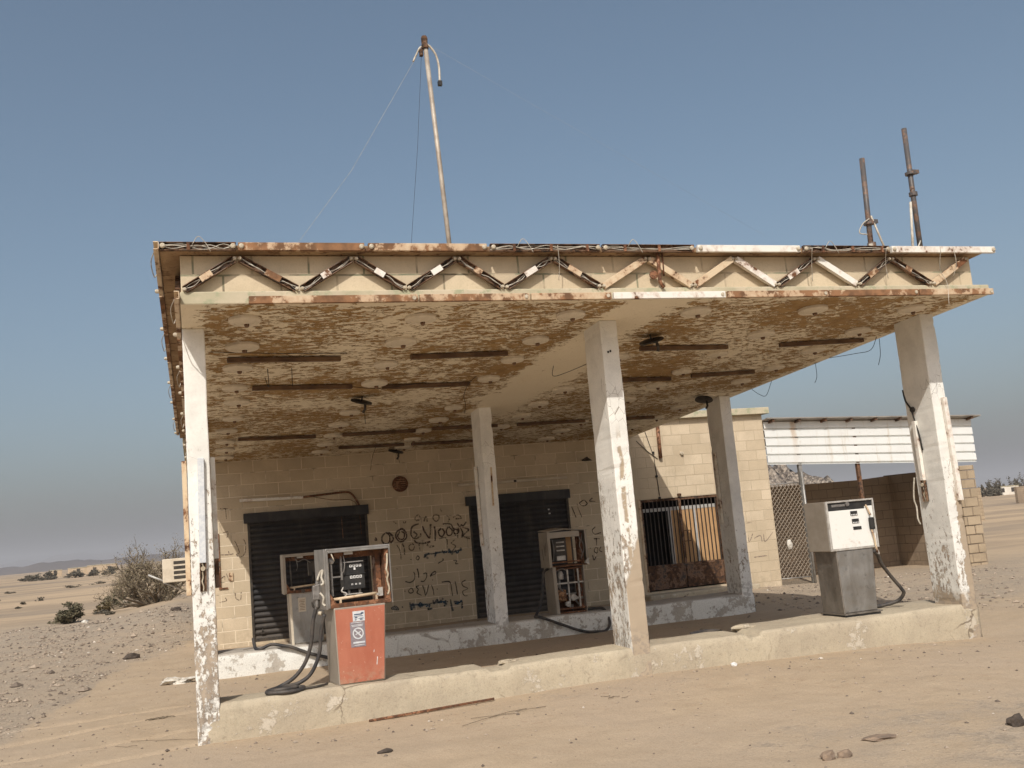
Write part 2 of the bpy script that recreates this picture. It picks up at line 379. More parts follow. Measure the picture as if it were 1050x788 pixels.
# ------------------------------------------------------------------ mesh builder
class MB:
    def __init__(s): s.v = []; s.f = []; s.mi = []; s.cur = 0; s.sm = []; s.smooth = False
    def _add(s, vs, fs):
        b = len(s.v); s.v += [tuple(v) for v in vs]
        for f in fs:
            s.f.append(tuple(b + i for i in f)); s.mi.append(s.cur); s.sm.append(s.smooth)
    def box(s, x0, x1, y0, y1, z0, z1):
        s._add([(x0, y0, z0), (x1, y0, z0), (x1, y1, z0), (x0, y1, z0), (x0, y0, z1), (x1, y0, z1), (x1, y1, z1), (x0, y1, z1)],
               [(0, 3, 2, 1), (4, 5, 6, 7), (0, 1, 5, 4), (1, 2, 6, 5), (2, 3, 7, 6), (3, 0, 4, 7)])
        return s
    def hexa(s, b, t):
        """four bottom and four top corners"""
        s._add(list(b) + list(t), [(0, 3, 2, 1), (4, 5, 6, 7), (0, 1, 5, 4), (1, 2, 6, 5), (2, 3, 7, 6), (3, 0, 4, 7)])
        return s
    def bar(s, p0, p1, w, d, n=(0, -1, 0), o0=0., o1=None):
        """box along p0-p1, w across, spanning offsets o0..o0+d along the normal n"""
        p0, p1, n = V(p0), V(p1), V(n)
        t = (p1 - p0).normalized(); n = (n - t * n.dot(t)).normalized(); q = t.cross(n)
        a, b = n * o0, n * (o0 + d); h = q * (w / 2)
        s._add([p0 - h + a, p0 + h + a, p0 + h + b, p0 - h + b, p1 - h + a, p1 + h + a, p1 + h + b, p1 - h + b],
               [(0, 3, 2, 1), (4, 5, 6, 7), (0, 1, 5, 4), (1, 2, 6, 5), (2, 3, 7, 6), (3, 0, 4, 7)])
        return s
    def tube(s, pts, r, n=8, cap=True, r1=None):
        pts = [V(p) for p in pts]; k = len(pts); b = len(s.v); up = None; sm = s.smooth; s.smooth = True
        vs = []; fs = []
        for i, p in enumerate(pts):
            t = (pts[min(i + 1, k - 1)] - pts[max(i - 1, 0)])
            if t.length < 1e-9: t = V((0, 0, 1))
            t.normalize()
            if up is None:
                up = V((0, 0, 1)) if abs(t.z) < .9 else V((1, 0, 0))
            up = (up - t * up.dot(t)).normalized(); q = t.cross(up)
            rr = r if r1 is None else r + (r1 - r) * i / max(1, k - 1)
            for j in range(n):
                a = 2 * math.pi * j / n
                vs.append(p + (up * math.cos(a) + q * math.sin(a)) * rr)
        for i in range(k - 1):
            for j in range(n):
                fs.append((i * n + j, i * n + (j + 1) % n, (i + 1) * n + (j + 1) % n, (i + 1) * n + j))
        s._add(vs, fs); s.smooth = False
        if cap:
            for f in (tuple(b + j for j in range(n))[::-1], tuple(b + (k - 1) * n + j for j in range(n))):
                s.f.append(f); s.mi.append(s.cur); s.sm.append(False)
        s.smooth = sm
        return s
    def lathe(s, c, prof, n=20, axis=(0, 0, 1)):
        c = V(c); ax = V(axis).normalized(); u = ax.orthogonal().normalized(); w = ax.cross(u); vs = []; fs = []
        for r, h in prof:
            for j in range(n):
                a = 2 * math.pi * j / n
                vs.append(c + ax * h + (u * math.cos(a) + w * math.sin(a)) * r)
        for i in range(len(prof) - 1):
            for j in range(n):
                fs.append((i * n + j, i * n + (j + 1) % n, (i + 1) * n + (j + 1) % n, (i + 1) * n + j))
        sm = s.smooth; s.smooth = False; s._add(vs, fs); s.smooth = sm
        return s
    def quad(s, a, b, c, d): s._add([a, b, c, d], [(0, 1, 2, 3)]); return s
    def split(s):
        n = len(s.v); par = list(range(n))
        def find(a):
            while par[a] != a: par[a] = par[par[a]]; a = par[a]
            return a
        for f in s.f:
            for i in f[1:]: par[find(i)] = find(f[0])
        out = {}
        for k, f in enumerate(s.f): out.setdefault(find(f[0]), []).append(k)
        res = []
        for ks in out.values():
            m = MB(); mp = {}
            for k in ks:
                m.f.append(tuple(mp.setdefault(i, len(mp)) for i in s.f[k])); m.mi.append(s.mi[k]); m.sm.append(s.sm[k])
            m.v = [None] * len(mp)
            for i, j in mp.items(): m.v[j] = s.v[i]
            res.append(m)
        return res
    def each(s, name, mats, parent=None, **k):
        for m in s.split(): o = m.build(name, mats, parent, **k)
        return o
    def build(s, name, mats, parent=None, loc=None, bevel=0., seg=2):
        me = bpy.data.meshes.new(name); me.from_pydata(s.v, [], s.f)
        if not isinstance(mats, (list, tuple)): mats = [mats]
        for m in mats: me.materials.append(m)
        me.polygons.foreach_set('material_index', s.mi); me.polygons.foreach_set('use_smooth', s.sm)
        me.update()
        bm = bmesh.new(); bm.from_mesh(me); bmesh.ops.recalc_face_normals(bm, faces=bm.faces); bm.to_mesh(me); bm.free()
        o = bpy.data.objects.new(name, me); COL.objects.link(o)
        if loc is not None: o.location = loc
        if parent is not None:
            o.parent = parent
            if loc is None: o.location = -wloc(parent)
        if bevel:
            md = o.modifiers.new('bevel', 'BEVEL'); md.width = bevel; md.segments = seg; md.limit_method = 'ANGLE'; md.angle_limit = R(40)
        return o

def wloc(o):
    l = V((0, 0, 0))
    while o is not None: l = l + o.location; o = o.parent
    return l
def tag(o, label=None, cat=None, group=None, kind=None):
    if label: o['label'] = label
    if cat: o['category'] = cat
    if group: o['group'] = group
    if kind: o['kind'] = kind
    return o
def thing(name, loc, label, cat, group=None, rz=0.):
    o = bpy.data.objects.new(name, None); COL.objects.link(o); o.empty_display_size = .2
    o.location = loc; o.rotation_euler = (0, 0, rz)
    return tag(o, label, cat, group)
def catmull(pts, n=6):
    pts = [V(p) for p in pts]; out = []
    P = [pts[0] * 2 - pts[1]] + pts + [pts[-1] * 2 - pts[-2]]
    for i in range(1, len(P) - 2):
        for k in range(n):
            t = k / n; a, b, c, d = P[i - 1], P[i], P[i + 1], P[i + 2]
            out.append(.5 * ((2 * b) + (c - a) * t + (2 * a - 5 * b + 4 * c - d) * t * t + (3 * b - a - 3 * c + d) * t ** 3))
    out.append(pts[-1]); return out

# ------------------------------------------------------------------ the ground
def sm(a, b, x):
    t = np.clip((x - a) / (b - a), 0, 1); return t * t * (3 - 2 * t)
def fbm(x, y, f, seed, oc=4):
    """cheap smooth value noise on arrays"""
    rs = np.random.RandomState(seed); out = np.zeros_like(x, dtype=float); amp = 1.; tot = 0
    for o in range(oc):
        tab = rs.rand(256, 256); X = x * f + 37.1 * o; Y = y * f + 11.7 * o
        xi = np.floor(X).astype(int); yi = np.floor(Y).astype(int); fx = X - xi; fy = Y - yi
        fx = fx * fx * (3 - 2 * fx); fy = fy * fy * (3 - 2 * fy)
        g = lambda i, j: tab[(xi + i) % 256, (yi + j) % 256]
        out += amp * ((g(0, 0) * (1 - fx) + g(1, 0) * fx) * (1 - fy) + (g(0, 1) * (1 - fx) + g(1, 1) * fx) * fy)
        tot += amp; amp *= .5; f *= 2.03
    return out / tot - .5
def height(x, y):
    x = np.asarray(x, float); y = np.asarray(y, float)
    d = np.hypot(x - 3, y - 3)
    h = .05 * fbm(x, y, .55, 3) + .024 * fbm(x, y, 2.6, 4) + .012 * fbm(x, y, 6.5, 14, 2)
    near = sm(1.2, .0, np.abs(y + .1)) * sm(-1.5, 0, x) * sm(11.5, 9.8, x)
    # sand drifted against the front kerb, a little lower at its right end
    h = h * (1 - .6 * near) + near * (.065 * np.exp(-((x - 4.9) / 2.6) ** 2) - .06 * sm(8, 9.5, x) + .0)
    h += .05 * sm(-3, -1, y) * sm(0, -1, y) * np.exp(-((x - 5) / 3) ** 2)
    ins = sm(.3, .9, y) * sm(10.3, 9.6, y) * sm(-.2, .4, x) * sm(9.9, 9.2, x)
    h = h * (1 - .6 * ins) - .02 * ins
    # right yard falls slightly, and is rough
    h += -.12 * sm(10.5, 16, x) * sm(4, 13, y) + .05 * fbm(x, y, 1.3, 9) * sm(9.9, 12, x)
    # gravel bank on the left with a crest under the thorn tree
    bank = sm(9, 23, y) * sm(1.5, -.8, x) * sm(36, 28, y)
    h += bank * (.14 + .30 * np.exp(-((x + .2) / 1.7) ** 2)) + bank * .07 * fbm(x, y, 1.1, 12)
    h += -.25 * sm(24, 45, y) + .02
    far = sm(40, 160, d)
    h += far * (.9 * fbm(x, y, .02, 21) + .25 * fbm(x, y, .09, 22))
    # shallow parallel grooves in the sand on the left
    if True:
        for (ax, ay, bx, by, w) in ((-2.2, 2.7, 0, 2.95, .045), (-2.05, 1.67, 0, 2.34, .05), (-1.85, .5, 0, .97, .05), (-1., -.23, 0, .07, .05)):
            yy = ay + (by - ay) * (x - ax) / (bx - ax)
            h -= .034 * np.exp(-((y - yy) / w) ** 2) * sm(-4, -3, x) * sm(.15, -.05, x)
    return h - .02
def gz(x, y): return float(height(np.array([x]), np.array([y]))[0])

def axis(lo, hi, dens, far0, far1, growth=1.12):
    a = list(np.arange(lo, hi + 1e-6, dens)); st = dens; p = a[-1]
    while p < far1: st *= growth; p += st; a.append(p)
    st = dens; p = a[0]; b = []
    while p > far0: st *= growth; p -= st; b.append(p)
    return np.array(b[::-1] + a)
gx = axis(-3.2, 11., .06, -10000, 10000); gy = axis(-6.2, 10.4, .06, -10000, 10500)
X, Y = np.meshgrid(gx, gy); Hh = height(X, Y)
nX, nY = len(gx), len(gy)
gm = bpy.data.meshes.new('ground')
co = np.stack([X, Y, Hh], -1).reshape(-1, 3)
idx = np.arange(nX * nY).reshape(nY, nX)
q = np.stack([idx[:-1, :-1], idx[:-1, 1:], idx[1:, 1:], idx[1:, :-1]], -1).reshape(-1, 4)
gm.vertices.add(len(co)); gm.vertices.foreach_set('co', co.ravel())
gm.loops.add(q.size); gm.loops.foreach_set('vertex_index', q.ravel())
gm.polygons.add(len(q)); gm.polygons.foreach_set('loop_start', np.arange(0, q.size, 4)); gm.polygons.foreach_set('loop_total', np.full(len(q), 4))
gm.polygons.foreach_set('use_smooth', np.ones(len(q), bool))
gm.update(); gm.validate()
edge = np.interp(X, [-6, -2.6, -2.0, -1.55, -1.4, -.9, -.2, 1], [-3, -.5, 2.6, 5.6, 8.8, 10.2, 12.2, 13])
grav = sm(-2.2, 1.8, Y - edge + 2.6 * fbm(X, Y, .8, 31)) * sm(1.6, .2, X) * sm(27, 21, Y + X * .9)
grav = np.maximum(grav, .75 * sm(10, 12.5, X + .8 * fbm(X, Y, .6, 5)) * sm(1.5, 4, Y) * sm(16, 10.5, Y))
grav = np.maximum(grav, .5 * sm(2.2, 4.6, X + .25 * Y + 1.5 * fbm(X, Y, .5, 8)) * sm(-2.2, -3.6, Y + .8 * fbm(X, Y, .7, 6)))
grav = np.maximum(grav, .35 * sm(.6, .0, Y) * sm(-1.9, -.3, Y) * sm(2, 3, X) * sm(10, 9, X))
pla = sm(22, 34, np.hypot(X, Y + 4) + 5 * fbm(X, Y, .15, 41))
for nme, arr in (('gravel', grav), ('plain', pla)):
    at = gm.attributes.new(nme, 'FLOAT', 'POINT'); at.data.foreach_set('value', arr.ravel().astype(np.float32))
gm.materials.append(M['ground'])
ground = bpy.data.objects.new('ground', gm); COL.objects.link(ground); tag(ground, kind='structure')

# ------------------------------------------------------------------ canopy
SL = .0493
def S(y, z=4.2): return z - SL * y
CX = 9.74
can = thing('forecourt_canopy', (4.87, 4.7, 0), 'flat roofed petrol forecourt canopy with peeling ceiling and zigzag lights on square columns', 'canopy')
mb = MB()      # soffit slab: underside, edges
Y0, Y1 = -.87, 10.30
mb.hexa([(0, Y0, S(Y0)), (CX, Y0, S(Y0)), (CX, Y1, S(Y1)), (0, Y1, S(Y1))],
        [(0, Y0, S(Y0) + .13), (CX, Y0, S(Y0) + .13), (CX, Y1, S(Y1) + .13), (0, Y1, S(Y1) + .13)])
mb.mi = [0, 1, 1, 1, 1, 1]
# finer mesh below so that the ceiling has a real, slightly uneven surface
ceil = mb.build('ceiling_slab', [M['ceiling'], M['slab_edge']], can, bevel=.012)
mb = MB(); fz0 = lambda y: S(y) + .133; fz1 = 4.752
FY = -.80
mb.cur = 0; mb.box(.012, 9.56, FY, FY + .15, fz0(FY), fz1)
mb.cur = 1
for x0, x1 in ((.012, .16), (9.41, 9.56)):
    mb.hexa([(x0, FY + .152, fz0(FY + .15)), (x1, FY + .152, fz0(FY + .15)), (x1, Y1, fz0(Y1)), (x0, Y1, fz0(Y1))],
            [(x0, FY + .152, fz1 - SL * .9), (x1, FY + .152, fz1 - SL * .9), (x1, Y1, fz1 - SL * 11.2), (x0, Y1, fz1 - SL * 11.2)])
fascia = mb.build('fascia_wall', [M['fascia'], M['fascia_side']], can, bevel=.008)
mb = MB(); ry0, ry1 = -.93, 10.30
rb = lambda y: fz1 + .003 - SL * (y + .8)*.98
mb.hexa([(-.17, ry0, fz1 + .014), (9.68, ry0, fz1 + .014), (9.68, ry1, rb(ry1)), (-.17, ry1, rb(ry1))],
        [(-.17, ry0, fz1 + .07), (9.68, ry0, fz1 + .07), (9.68, ry1, rb(ry1) + .06), (-.17, ry1, rb(ry1) + .06)])
roof = mb.build('roof_slab', M['roof_concrete'], can, bevel=.006)

def channel(mb, p0, p1, w=.075, d=.055, n=(0, -1, 0), off=0., openf=True, cut=0.):
    """lamp channel along p0-p1: a back plate and two lips, or a closed housing"""
    if not openf: mb.bar(p0, p1, w, d, n, off); return
    p0, p1 = V(p0), V(p1); t = (p1 - p0).normalized(); nn = V(n); nn = (nn - t * nn.dot(t)).normalized(); s_ = t.cross(nn)
    mb.bar(p0, p1, w, .008, n, off)
    for k in (-1, 1):
        mb.bar(p0 + s_ * k * (w / 2 - .004), p1 + s_ * k * (w / 2 - .004), .008, d, n, off)
def wires(mb, p0, p1, n, off, cnt=2, r=.007, amp=.02):
    p0, p1 = V(p0), V(p1); L = (p1 - p0).length; t = (p1 - p0) / L; nn = V(n); s_ = t.cross(nn)
    for k in range(cnt):
        pts = []
        for i in range(7):
            u = i / 6
            pts.append(p0 + t * L * u + nn * (off + random.uniform(-.008, .014)) + s_ * random.uniform(-amp, amp))
        mb.tube(catmull(pts, 3), r, 5)
def sockets(name, mb, pts, n, parent):
    for p in pts:
        p = V(p); nn = V(n)
        mb.lathe(p, [(0, -.0), (.019, 0), (.019, .035), (.012, .04), (.012, .048), (0, .048)], 10, n)

# zigzag battens on the fascia
zz = [.02, .55, 1.14, 1.70, 2.23, 2.79, 3.29, 3.87, 4.41, 5.0, 5.54, 6.11, 6.64, 7.22, 7.77, 8.29, 8.86, 9.45]
kinds = ['d', 'd', 'd', 'd', 'd', 'd', 'd', 'd', 't', 't', 't', 'w', 'd', 'w', 'd', 'd', 't']
for i, k in enumerate(kinds):
    a, b = (zz[i], 4.375 if i % 2 == 0 else 4.715), (zz[i + 1], 4.715 if i % 2 == 0 else 4.375)
    p0, p1 = V((a[0], FY - .04, a[1])), V((b[0], FY - .04, b[1])); t = (p1 - p0).normalized()
    p0 += t * .03; p1 -= t * .03
    mb = MB(); channel(mb, p0, p1, .075, .055, openf=(k == 'd'))
    o = mb.build('light_batten', M[{'d': 't_dark', 't': 't_tan', 'w': 't_white'}[k]], can, bevel=.003)
    if k == 'd':
        mb = MB(); wires(mb, p0, p1, (0, -1, 0), .03, 2, .0042, .02); mb.build('wiring', M['wire_w'], o)
        # part of the broken cover still in place
        u = random.uniform(.25, .6); q0, q1 = p0.lerp(p1, u), p0.lerp(p1, u + random.uniform(.12, .3))
        mb = MB(); mb.bar(q0, q1, .06, .012, (0, -1, 0), .045); mb.build('cover_remnant', M[random.choice(['t_white', 't_rust', 't_tan'])], o)
    mb = MB()
    for q in (p0, p1): mb.box(q.x - .012, q.x + .012, FY - .041, FY - .001, q.z - .012, q.z + .012)
    mb.each('standoff', M['rust'], o)
    mb = MB(); sockets('s', mb, [p0 + V((0, -.02, 0)), p1 + V((0, -.02, 0))], (0, -1, 0), o); mb.each('lamp_socket', M['socket'], o)
# battens along the top edge
TZ = fz1 + .045
for x0, x1, k in ((-.17, .54, 'd'), (.56, 1.80, 'r'), (1.84, 3.10, 'r'), (3.14, 4.40, 'd'), (4.43, 5.55, 'd'), (5.60, 6.95, 'w'), (7.0, 8.22, 'd'), (8.25, 9.82, 'w')):
    mb = MB(); y = ry0 - .003
    if k == 'd': channel(mb, (x0, y, TZ), (x1, y, TZ), .085, .05, openf=True)
    else: mb.bar((x0, y, TZ), (x1, y, TZ), .08, .05)
    o = mb.build('edge_batten', M[{'d': 't_dark', 'r': 't_rust', 'w': 't_white'}[k]], can, bevel=.004)
    if k == 'd':
        mb = MB(); wires(mb, (x0, y, TZ), (x1, y, TZ), (0, -1, 0), .035, 3, .0042, .026)
        mb.tube(catmull([(x0 + .3, y - .05, TZ + .01), (x0 + .36, y - .07, TZ + .09), (x0 + .43, y - .06, TZ + .02), (x0 + .47, y - .06, TZ - .06)], 4), .004, 4)
        mb.build('wiring', M['wire_w'], o)
        mb = MB()
        for q_ in np.arange(x0 + .25, x1, .42): mb.box(q_, q_ + .03, y - .055, y - .005, TZ - .04, TZ + .04)
        mb.each('bracket', M['rust'], o)
    mb = MB()
    for xx in (x0 + .03, x1 - .03): mb.lathe((xx, y - .045, TZ), [(0, 0), (.026, 0), (.026, .018), (.015, .026), (0, .026)], 10, (0, -1, 0))
    mb.each('lamp_socket', M['socket'], o)
# battens along the lower edge
for x0, x1, k in ((.64, 2.33, 'r'), (2.35, 3.55, 'r'), (3.57, 4.50, 'r'), (4.53, 5.92, 'w'), (5.95, 7.3, 'r'), (7.32, 8.6, 'r'), (8.62, 9.75, 'r')):
    mb = MB(); mb.bar((x0, Y0 - .003, 4.272), (x1, Y0 - .003, 4.272), .075, .05)
    o = mb.build('edge_batten', M['t_rust' if k == 'r' else 't_white'], can, bevel=.005)
    mb = MB(); mb.lathe((x1 - .04, Y0 - .05, 4.272), [(0, 0), (.022, 0), (.022, .012), (0, .012)], 8, (0, -1, 0)); mb.each('lamp_socket', M['socket'], o)
# battens down the left edge, top and bottom, and zigzag between
for k in range(7):
    ya, yb = -1.0 + k * 1.55, -1.0 + (k + 1) * 1.55 - .04
    for zt, xx, nm in ((lambda y: TZ - SL * (y + 1.0), -.173, 't_rust'), (lambda y: S(y) + .06, -.004, 't_rust')):
        mb = MB(); a, b = V((xx, ya, zt(ya))), V((xx, yb, zt(yb)))
        channel(mb, a, b, .08, .05, (-1, 0, 0), 0, openf=(k % 3 == 0))
        o = mb.build('edge_batten', M[nm if k % 3 else 't_tan'], can)
        mb = MB()
        mb.lathe(b + V((-.045, -.05, 0)), [(0, 0), (.024, 0), (.024, .03), (.015, .045), (0, .045)], 10, (-1, 0, 0))
        mb.each('lamp_socket', M['socket'], o)
        if k % 2 == 0:
            mb = MB(); mb.tube(catmull([a + V((-.05, .3, .03)), a + V((-.09, .5, -.03)), a + V((-.07, .7, -.12)), a + V((-.05, .95, -.02))], 5), .005, 5); mb.build('wiring', M['wire_w'], o)
for k in range(18):
    ya = -.75 + k * .6; yb = ya + .58
    za, zb = (.16, .48) if k % 2 == 0 else (.48, .16)
    p0, p1 = V((.008, ya, S(ya) + za)), V((.008, yb, S(yb) + zb))
    mb = MB(); channel(mb, p0, p1, .07, .05, (-1, 0, 0), 0, openf=(k % 3 != 1)); mb.build('light_batten', M['t_dark' if k % 3 != 1 else 't_tan'], can)

# columns with their lamp battens
cw, cd, YB = .224, .53, 5.47
def column(x, y, ztop, mat, z0=-.35):
    mb = MB(); n = 90
    for i in range(n + 1):
        z = z0 + (ztop - z0) * i / n
        j = lambda a: a + .006 * mn.noise(V((x * 3 + a * 9, y * 2, z * 2.3)))
        ch = [.05 * max(0, mn.noise(V((x * 3 + k * 5.3, y, z * 8.5))) - .42) + .008 * max(0, mn.noise(V((x + k * 3.1, y, z * 21)))) for k in range(4)]
        mb.v += [(x + j(0), y + j(.1) - .1, z), (x + cw + j(.2) - .2, y + j(.3) - .3, z), (x + cw + j(.4) - .4, y + cd + j(.5) - .5, z), (x + j(.6) - .6, y + cd + j(.7) - .7, z)]
        for k, (sx_, sy_) in enumerate(((1, 1), (-1, 1), (-1, -1), (1, -1))):
            q = mb.v[-4 + k]; mb.v[-4 + k] = (q[0] + sx_ * ch[k] * .6, q[1] + sy_ * ch[k] * .6, q[2])
    for i in range(n):
        for k in range(4):
            a, b = i * 4 + k, i * 4 + (k + 1) % 4
            mb.f.append((a, b, b + 4, a + 4)); mb.mi.append(0); mb.sm.append(False)
    mb._add([], [])
    mb.f += [(3, 2, 1, 0), tuple(n * 4 + k for k in range(4))]; mb.mi += [0, 0]; mb.sm += [False] * 2
    return mb.build('column', mat, can, bevel=.012)
def cbatten(par, p0, p1, n, mat='t_white', open_to=None):
    mb = MB(); mb.bar(p0, p1, .065, .05, n, .002); o = mb.build('light_batten', M[mat], par, bevel=.006)
    if open_to is not None:
        mb = MB(); channel(mb, p1, open_to, .065, .045, n, .002); q = mb.build('open_channel', M['t_dark'], par)
        mb = MB(); wires(mb, p1, open_to, n, .03, 1, .008, .01); mb.lathe(V(p1) * .8 + V(open_to) * .2 + V(n) * .03, [(0, 0), (.024, 0), (.024, .03), (0, .03)], 8, n)
        mb.each('lamp_socket', M['socket'], par)
    return o
c = column(0, 0, S(0), M['col_l'])
cbatten(c, (.135, -.002, 2.83), (.115, -.002, 1.77), (0, -1, 0), 'label_w', open_to=(.11, -.002, 1.49))
cbatten(c, (-.004, .2, 2.83), (-.004, .2, 1.45), (-1, 0, 0), 't_tan')
cbatten(c, (cw + .004, .27, 2.86), (cw + .004, .27, 1.8), (1, 0, 0), open_to=(cw + .004, .27, 1.5))
c = column(4.726, 0, S(0), M['col_m'])
mb = MB()      # two small holes and a scratched mark near its top
for (x, z) in ((4.79, 3.80), (4.82, 3.81)): mb.box(x, x + .02, -.006, .01, z, z + .025)
mb.each('bolt_hole', M['black'], c)
c = column(9.367, 0, S(0), M['col_r'])
cbatten(c, (9.362, .36, 2.80), (9.362, .36, 2.0), (-1, 0, 0), open_to=(9.362, .36, 1.72))
cbatten(c, (9.53, -.002, 3.06), (9.555, -.002, 1.70), (0, -1, 0), 't_white')
mb = MB(); mb.tube(catmull([(9.36, .53, 3.25), (9.355, .50, 3.1), (9.345, .42, 3.0), (9.33, .38, 2.95), (9.335, .35, 2.8), (9.34, .31, 2.6), (9.35, .3, 2.4)], 5), .012, 6)
mb.lathe((9.36, .38, 2.96), [(0, 0), (.04, 0), (.035, .03), (0, .04)], 8, (-1, 0, 0)); mb.build('wiring', M['wire_d'], c)
mb = MB(); mb.tube(catmull([(9.36, .55, 2.05), (9.34, .57, 1.9), (9.33, .58, 1.75), (9.345, .57, 1.65), (9.33, .56, 1.5), (9.36, .56, 1.42)], 5), .011, 6); mb.build('cable', M['wire_w'], c)
c = column(4.726, YB, S(YB), M['col_b'])
cbatten(c, (4.722, 5.85, 2.95), (4.722, 5.82, 1.59), (-1, 0, 0)); mb = MB(); mb.bar((4.86, YB - .003, 2.9), (4.845, YB - .003, 2.25), .03, .008); mb.build('lamp_mark', M['t_tan'], c)
c = column(9.367, YB, S(YB), M['col_b'])
mb = MB(); channel(mb, (9.362, 5.84, 2.92), (9.362, 5.84, 1.6), .07, .05, (-1, 0, 0), .002); mb.build('open_channel', M['t_white'], c)
c = column(0, YB, S(YB), M['col_b'])
cbatten(c, (cw + .004, 5.75, 2.9), (cw + .004, 5.75, 1.6), (1, 0, 0))

# ceiling rosettes (plaster ceiling plates where lamps hung)
proto = None
def rosette_mesh():
    mb = MB(); mb.smooth = False
    mb.lathe((0, 0, 0), [(0, 0), (.18, 0), (.182, -.03), (.172, -.040), (.165, -.036), (.12, -.048), (.115, -.044), (.05, -.058), (.0, -.06)], 26)
    return mb
for i, x in enumerate((.66, 2.5, 4.21, 5.79, 7.41, 9.0)):
    for y in (-.32, .78, 1.88, 3.05, 4.05, 5.3, 6.42, 7.55, 8.55, 9.6):
        if (i, y) in ((2, 4.05), (3, 3.05), (3, .78), (1, 4.05)): continue
        loc = V((x + random.uniform(-.05, .05), y + random.uniform(-.05, .05), 0)); loc.z = S(loc.y) - .002
        if proto is None:
            proto = rosette_mesh().build('ceiling_rosette', M['plaster'], can, loc=(0, 0, 0))
            mb = MB(); mb.cur = 0; mb.lathe((.02, 0, -.058), [(0, 0), (.03, 0), (.026, -.022), (.014, -.034), (0, -.034)], 10)
            protos = mb.build('lamp_stub', M['t_dark'], proto, loc=(0, 0, 0)); o = proto; s_ = protos
        else:
            o = proto.copy(); COL.objects.link(o); o.parent = can
            s_ = protos.copy(); COL.objects.link(s_); s_.parent = o
        o.location = loc - wloc(can); o.rotation_euler = (math.atan(-SL), 0, random.uniform(0, 6.28) if False else 0)
        k = random.uniform(.85, 1.05); o.scale = (k, k, 1)
for (x, y, rx, ry) in ((2.5, 4.05, .35, .2), (5.76, .75, .25, -.3), (4.09, 9.7, .3, .2), (8.95, 5.3, -.2, .25)):
    mb = MB(); mb.lathe((0, 0, 0), [(0, .02), (.16, .012), (.165, -.005), (.06, -.02), (0, -.022)], 18); mb.tube([(.06, 0, -.02), (.075, 0, -.10), (.05, .0, -.16)], .02, 7); mb.tube([(0, 0, .0), (0, 0, .09)], .012, 6)
    o = mb.build('hanging_lamp', M['darkmetal'], can, loc=V((x, y, S(y) - .085)) - wloc(can)); o.rotation_euler = (rx, ry, 0)
for (x0, y0, x1, y1) in ((.49, 1.32, 1.84, 1.42), (2.73, 1.45, 4.0, 1.40), (.86, 2.99, 2.23, 3.12), (2.68, 3.26, 3.99, 3.27), (.83, 7.3, 2.19, 7.45), (2.68, 7.43, 4.03, 7.4), (4.31, 7.24, 5.6, 7.3),
                         (2.82, 9.04, 4.15, 9.1), (4.3, 9.1, 5.64, 9.16), (5.88, 1.36, 7.25, 1.42), (6.1, 3.4, 7.39, 3.5), (7.68, 3.34, 8.75, 3.2), (8.09, 1.40, 9.39, 1.25), (6.0, 7.3, 7.4, 7.3), (7.6, 7.3, 8.9, 7.3)):
    mb = MB(); mb.bar((x0, y0, S(y0) - .03), (x1, y1, S(y1) - .03), .07, .055, (0, 0, -1), -.02)
    o = mb.build('ceiling_batten', M['batten_dark'], can, bevel=.004)
mb = MB()
for pts in (((4.0, 2.9, 4.06), (3.95, 3.2, 4.0), (3.92, 3.4, 3.85), (3.96, 3.5, 3.75), (3.94, 3.5, 3.6)),
            ((5.0, 2.4, 4.08), (5.02, 2.5, 3.95), (5.2, 2.4, 3.98), (5.5, 2.2, 4.08)),
            ((9.6, 1.2, 4.14), (9.7, 1.5, 4.0), (9.72, 1.9, 4.02), (9.7, 2.5, 4.07)), ((9.72, 1.3, 4.13), (9.74, 1.35, 3.9), (9.72, 1.4, 3.75)),
            ((9.7, 4.2, 3.99), (9.75, 4.5, 3.78), (9.75, 4.7, 3.82), (9.72, 4.9, 3.95)), ((9.71, 2.9, 4.05), (9.74, 2.95, 3.85), (9.72, 3.0, 3.75)),
            ((1.0, 2.0, 4.1), (1.02, 2.2, 3.9), (1.0, 2.5, 4.07)), ((1.3, 2.0, 4.1), (1.3, 2.02, 3.86)), ((2.6, 4.4, 3.98), (2.6, 4.42, 3.62)), ((3.6, 9.2, 3.74), (3.5, 9.2, 3.5), (3.45, 9.2, 3.25)), ((4.1, 9.8, 3.7), (4.2, 9.9, 3.4)),
            ((.3, 1.0, 4.14), (1.1, 1.1, 4.12), (1.9, 1.25, 4.13)), ((2.0, 3.1, 4.04), (2.6, 3.2, 3.98), (3.3, 3.1, 4.03))):
    mb.tube(catmull(pts, 5), .0045, 5)
mb.each('hanging_wire', M['wire_d'], can)
mb = MB()      # wires dangling over the fascia, and the loose conduit on it
for pts in (((9.1, -1.06, 4.80), (9.16, -1.0, 4.6), (9.17, -.9, 4.45)), ((7.05, -1.07, 4.78), (7.1, -.95, 4.6), (7.12, -.9, 4.42)), ((8.1, -1.06, 4.78), (8.15, -.95, 4.62), (8.2, -.9, 4.45)), ((3.87, -1.06, 4.8), (3.9, -.98, 4.6), (3.9, -.92, 4.45)), ((8.9, -1.07, 4.8), (8.95, -.95, 4.55), (9.05, -.92, 4.38), (9.02, -.93, 4.1))):
    mb.tube(catmull(pts, 5), .004, 5)
mb.each('loose_wire', M['wire_w'], can)
mb = MB(); mb.tube([(5.13, -.90, 4.80), (5.12, -.90, 4.43), (5.16, -.90, 4.36)], .022, 8); mb.tube([(5.19, -.89, 4.78), (5.18, -.89, 4.5)], .012, 6); mb.lathe((5.07, -.85, 4.52), [(0, 0), (.05, 0), (.05, .02), (0, .02)], 12, (0, -1, 0)); mb.build('broken_conduit', M['rust'], can)

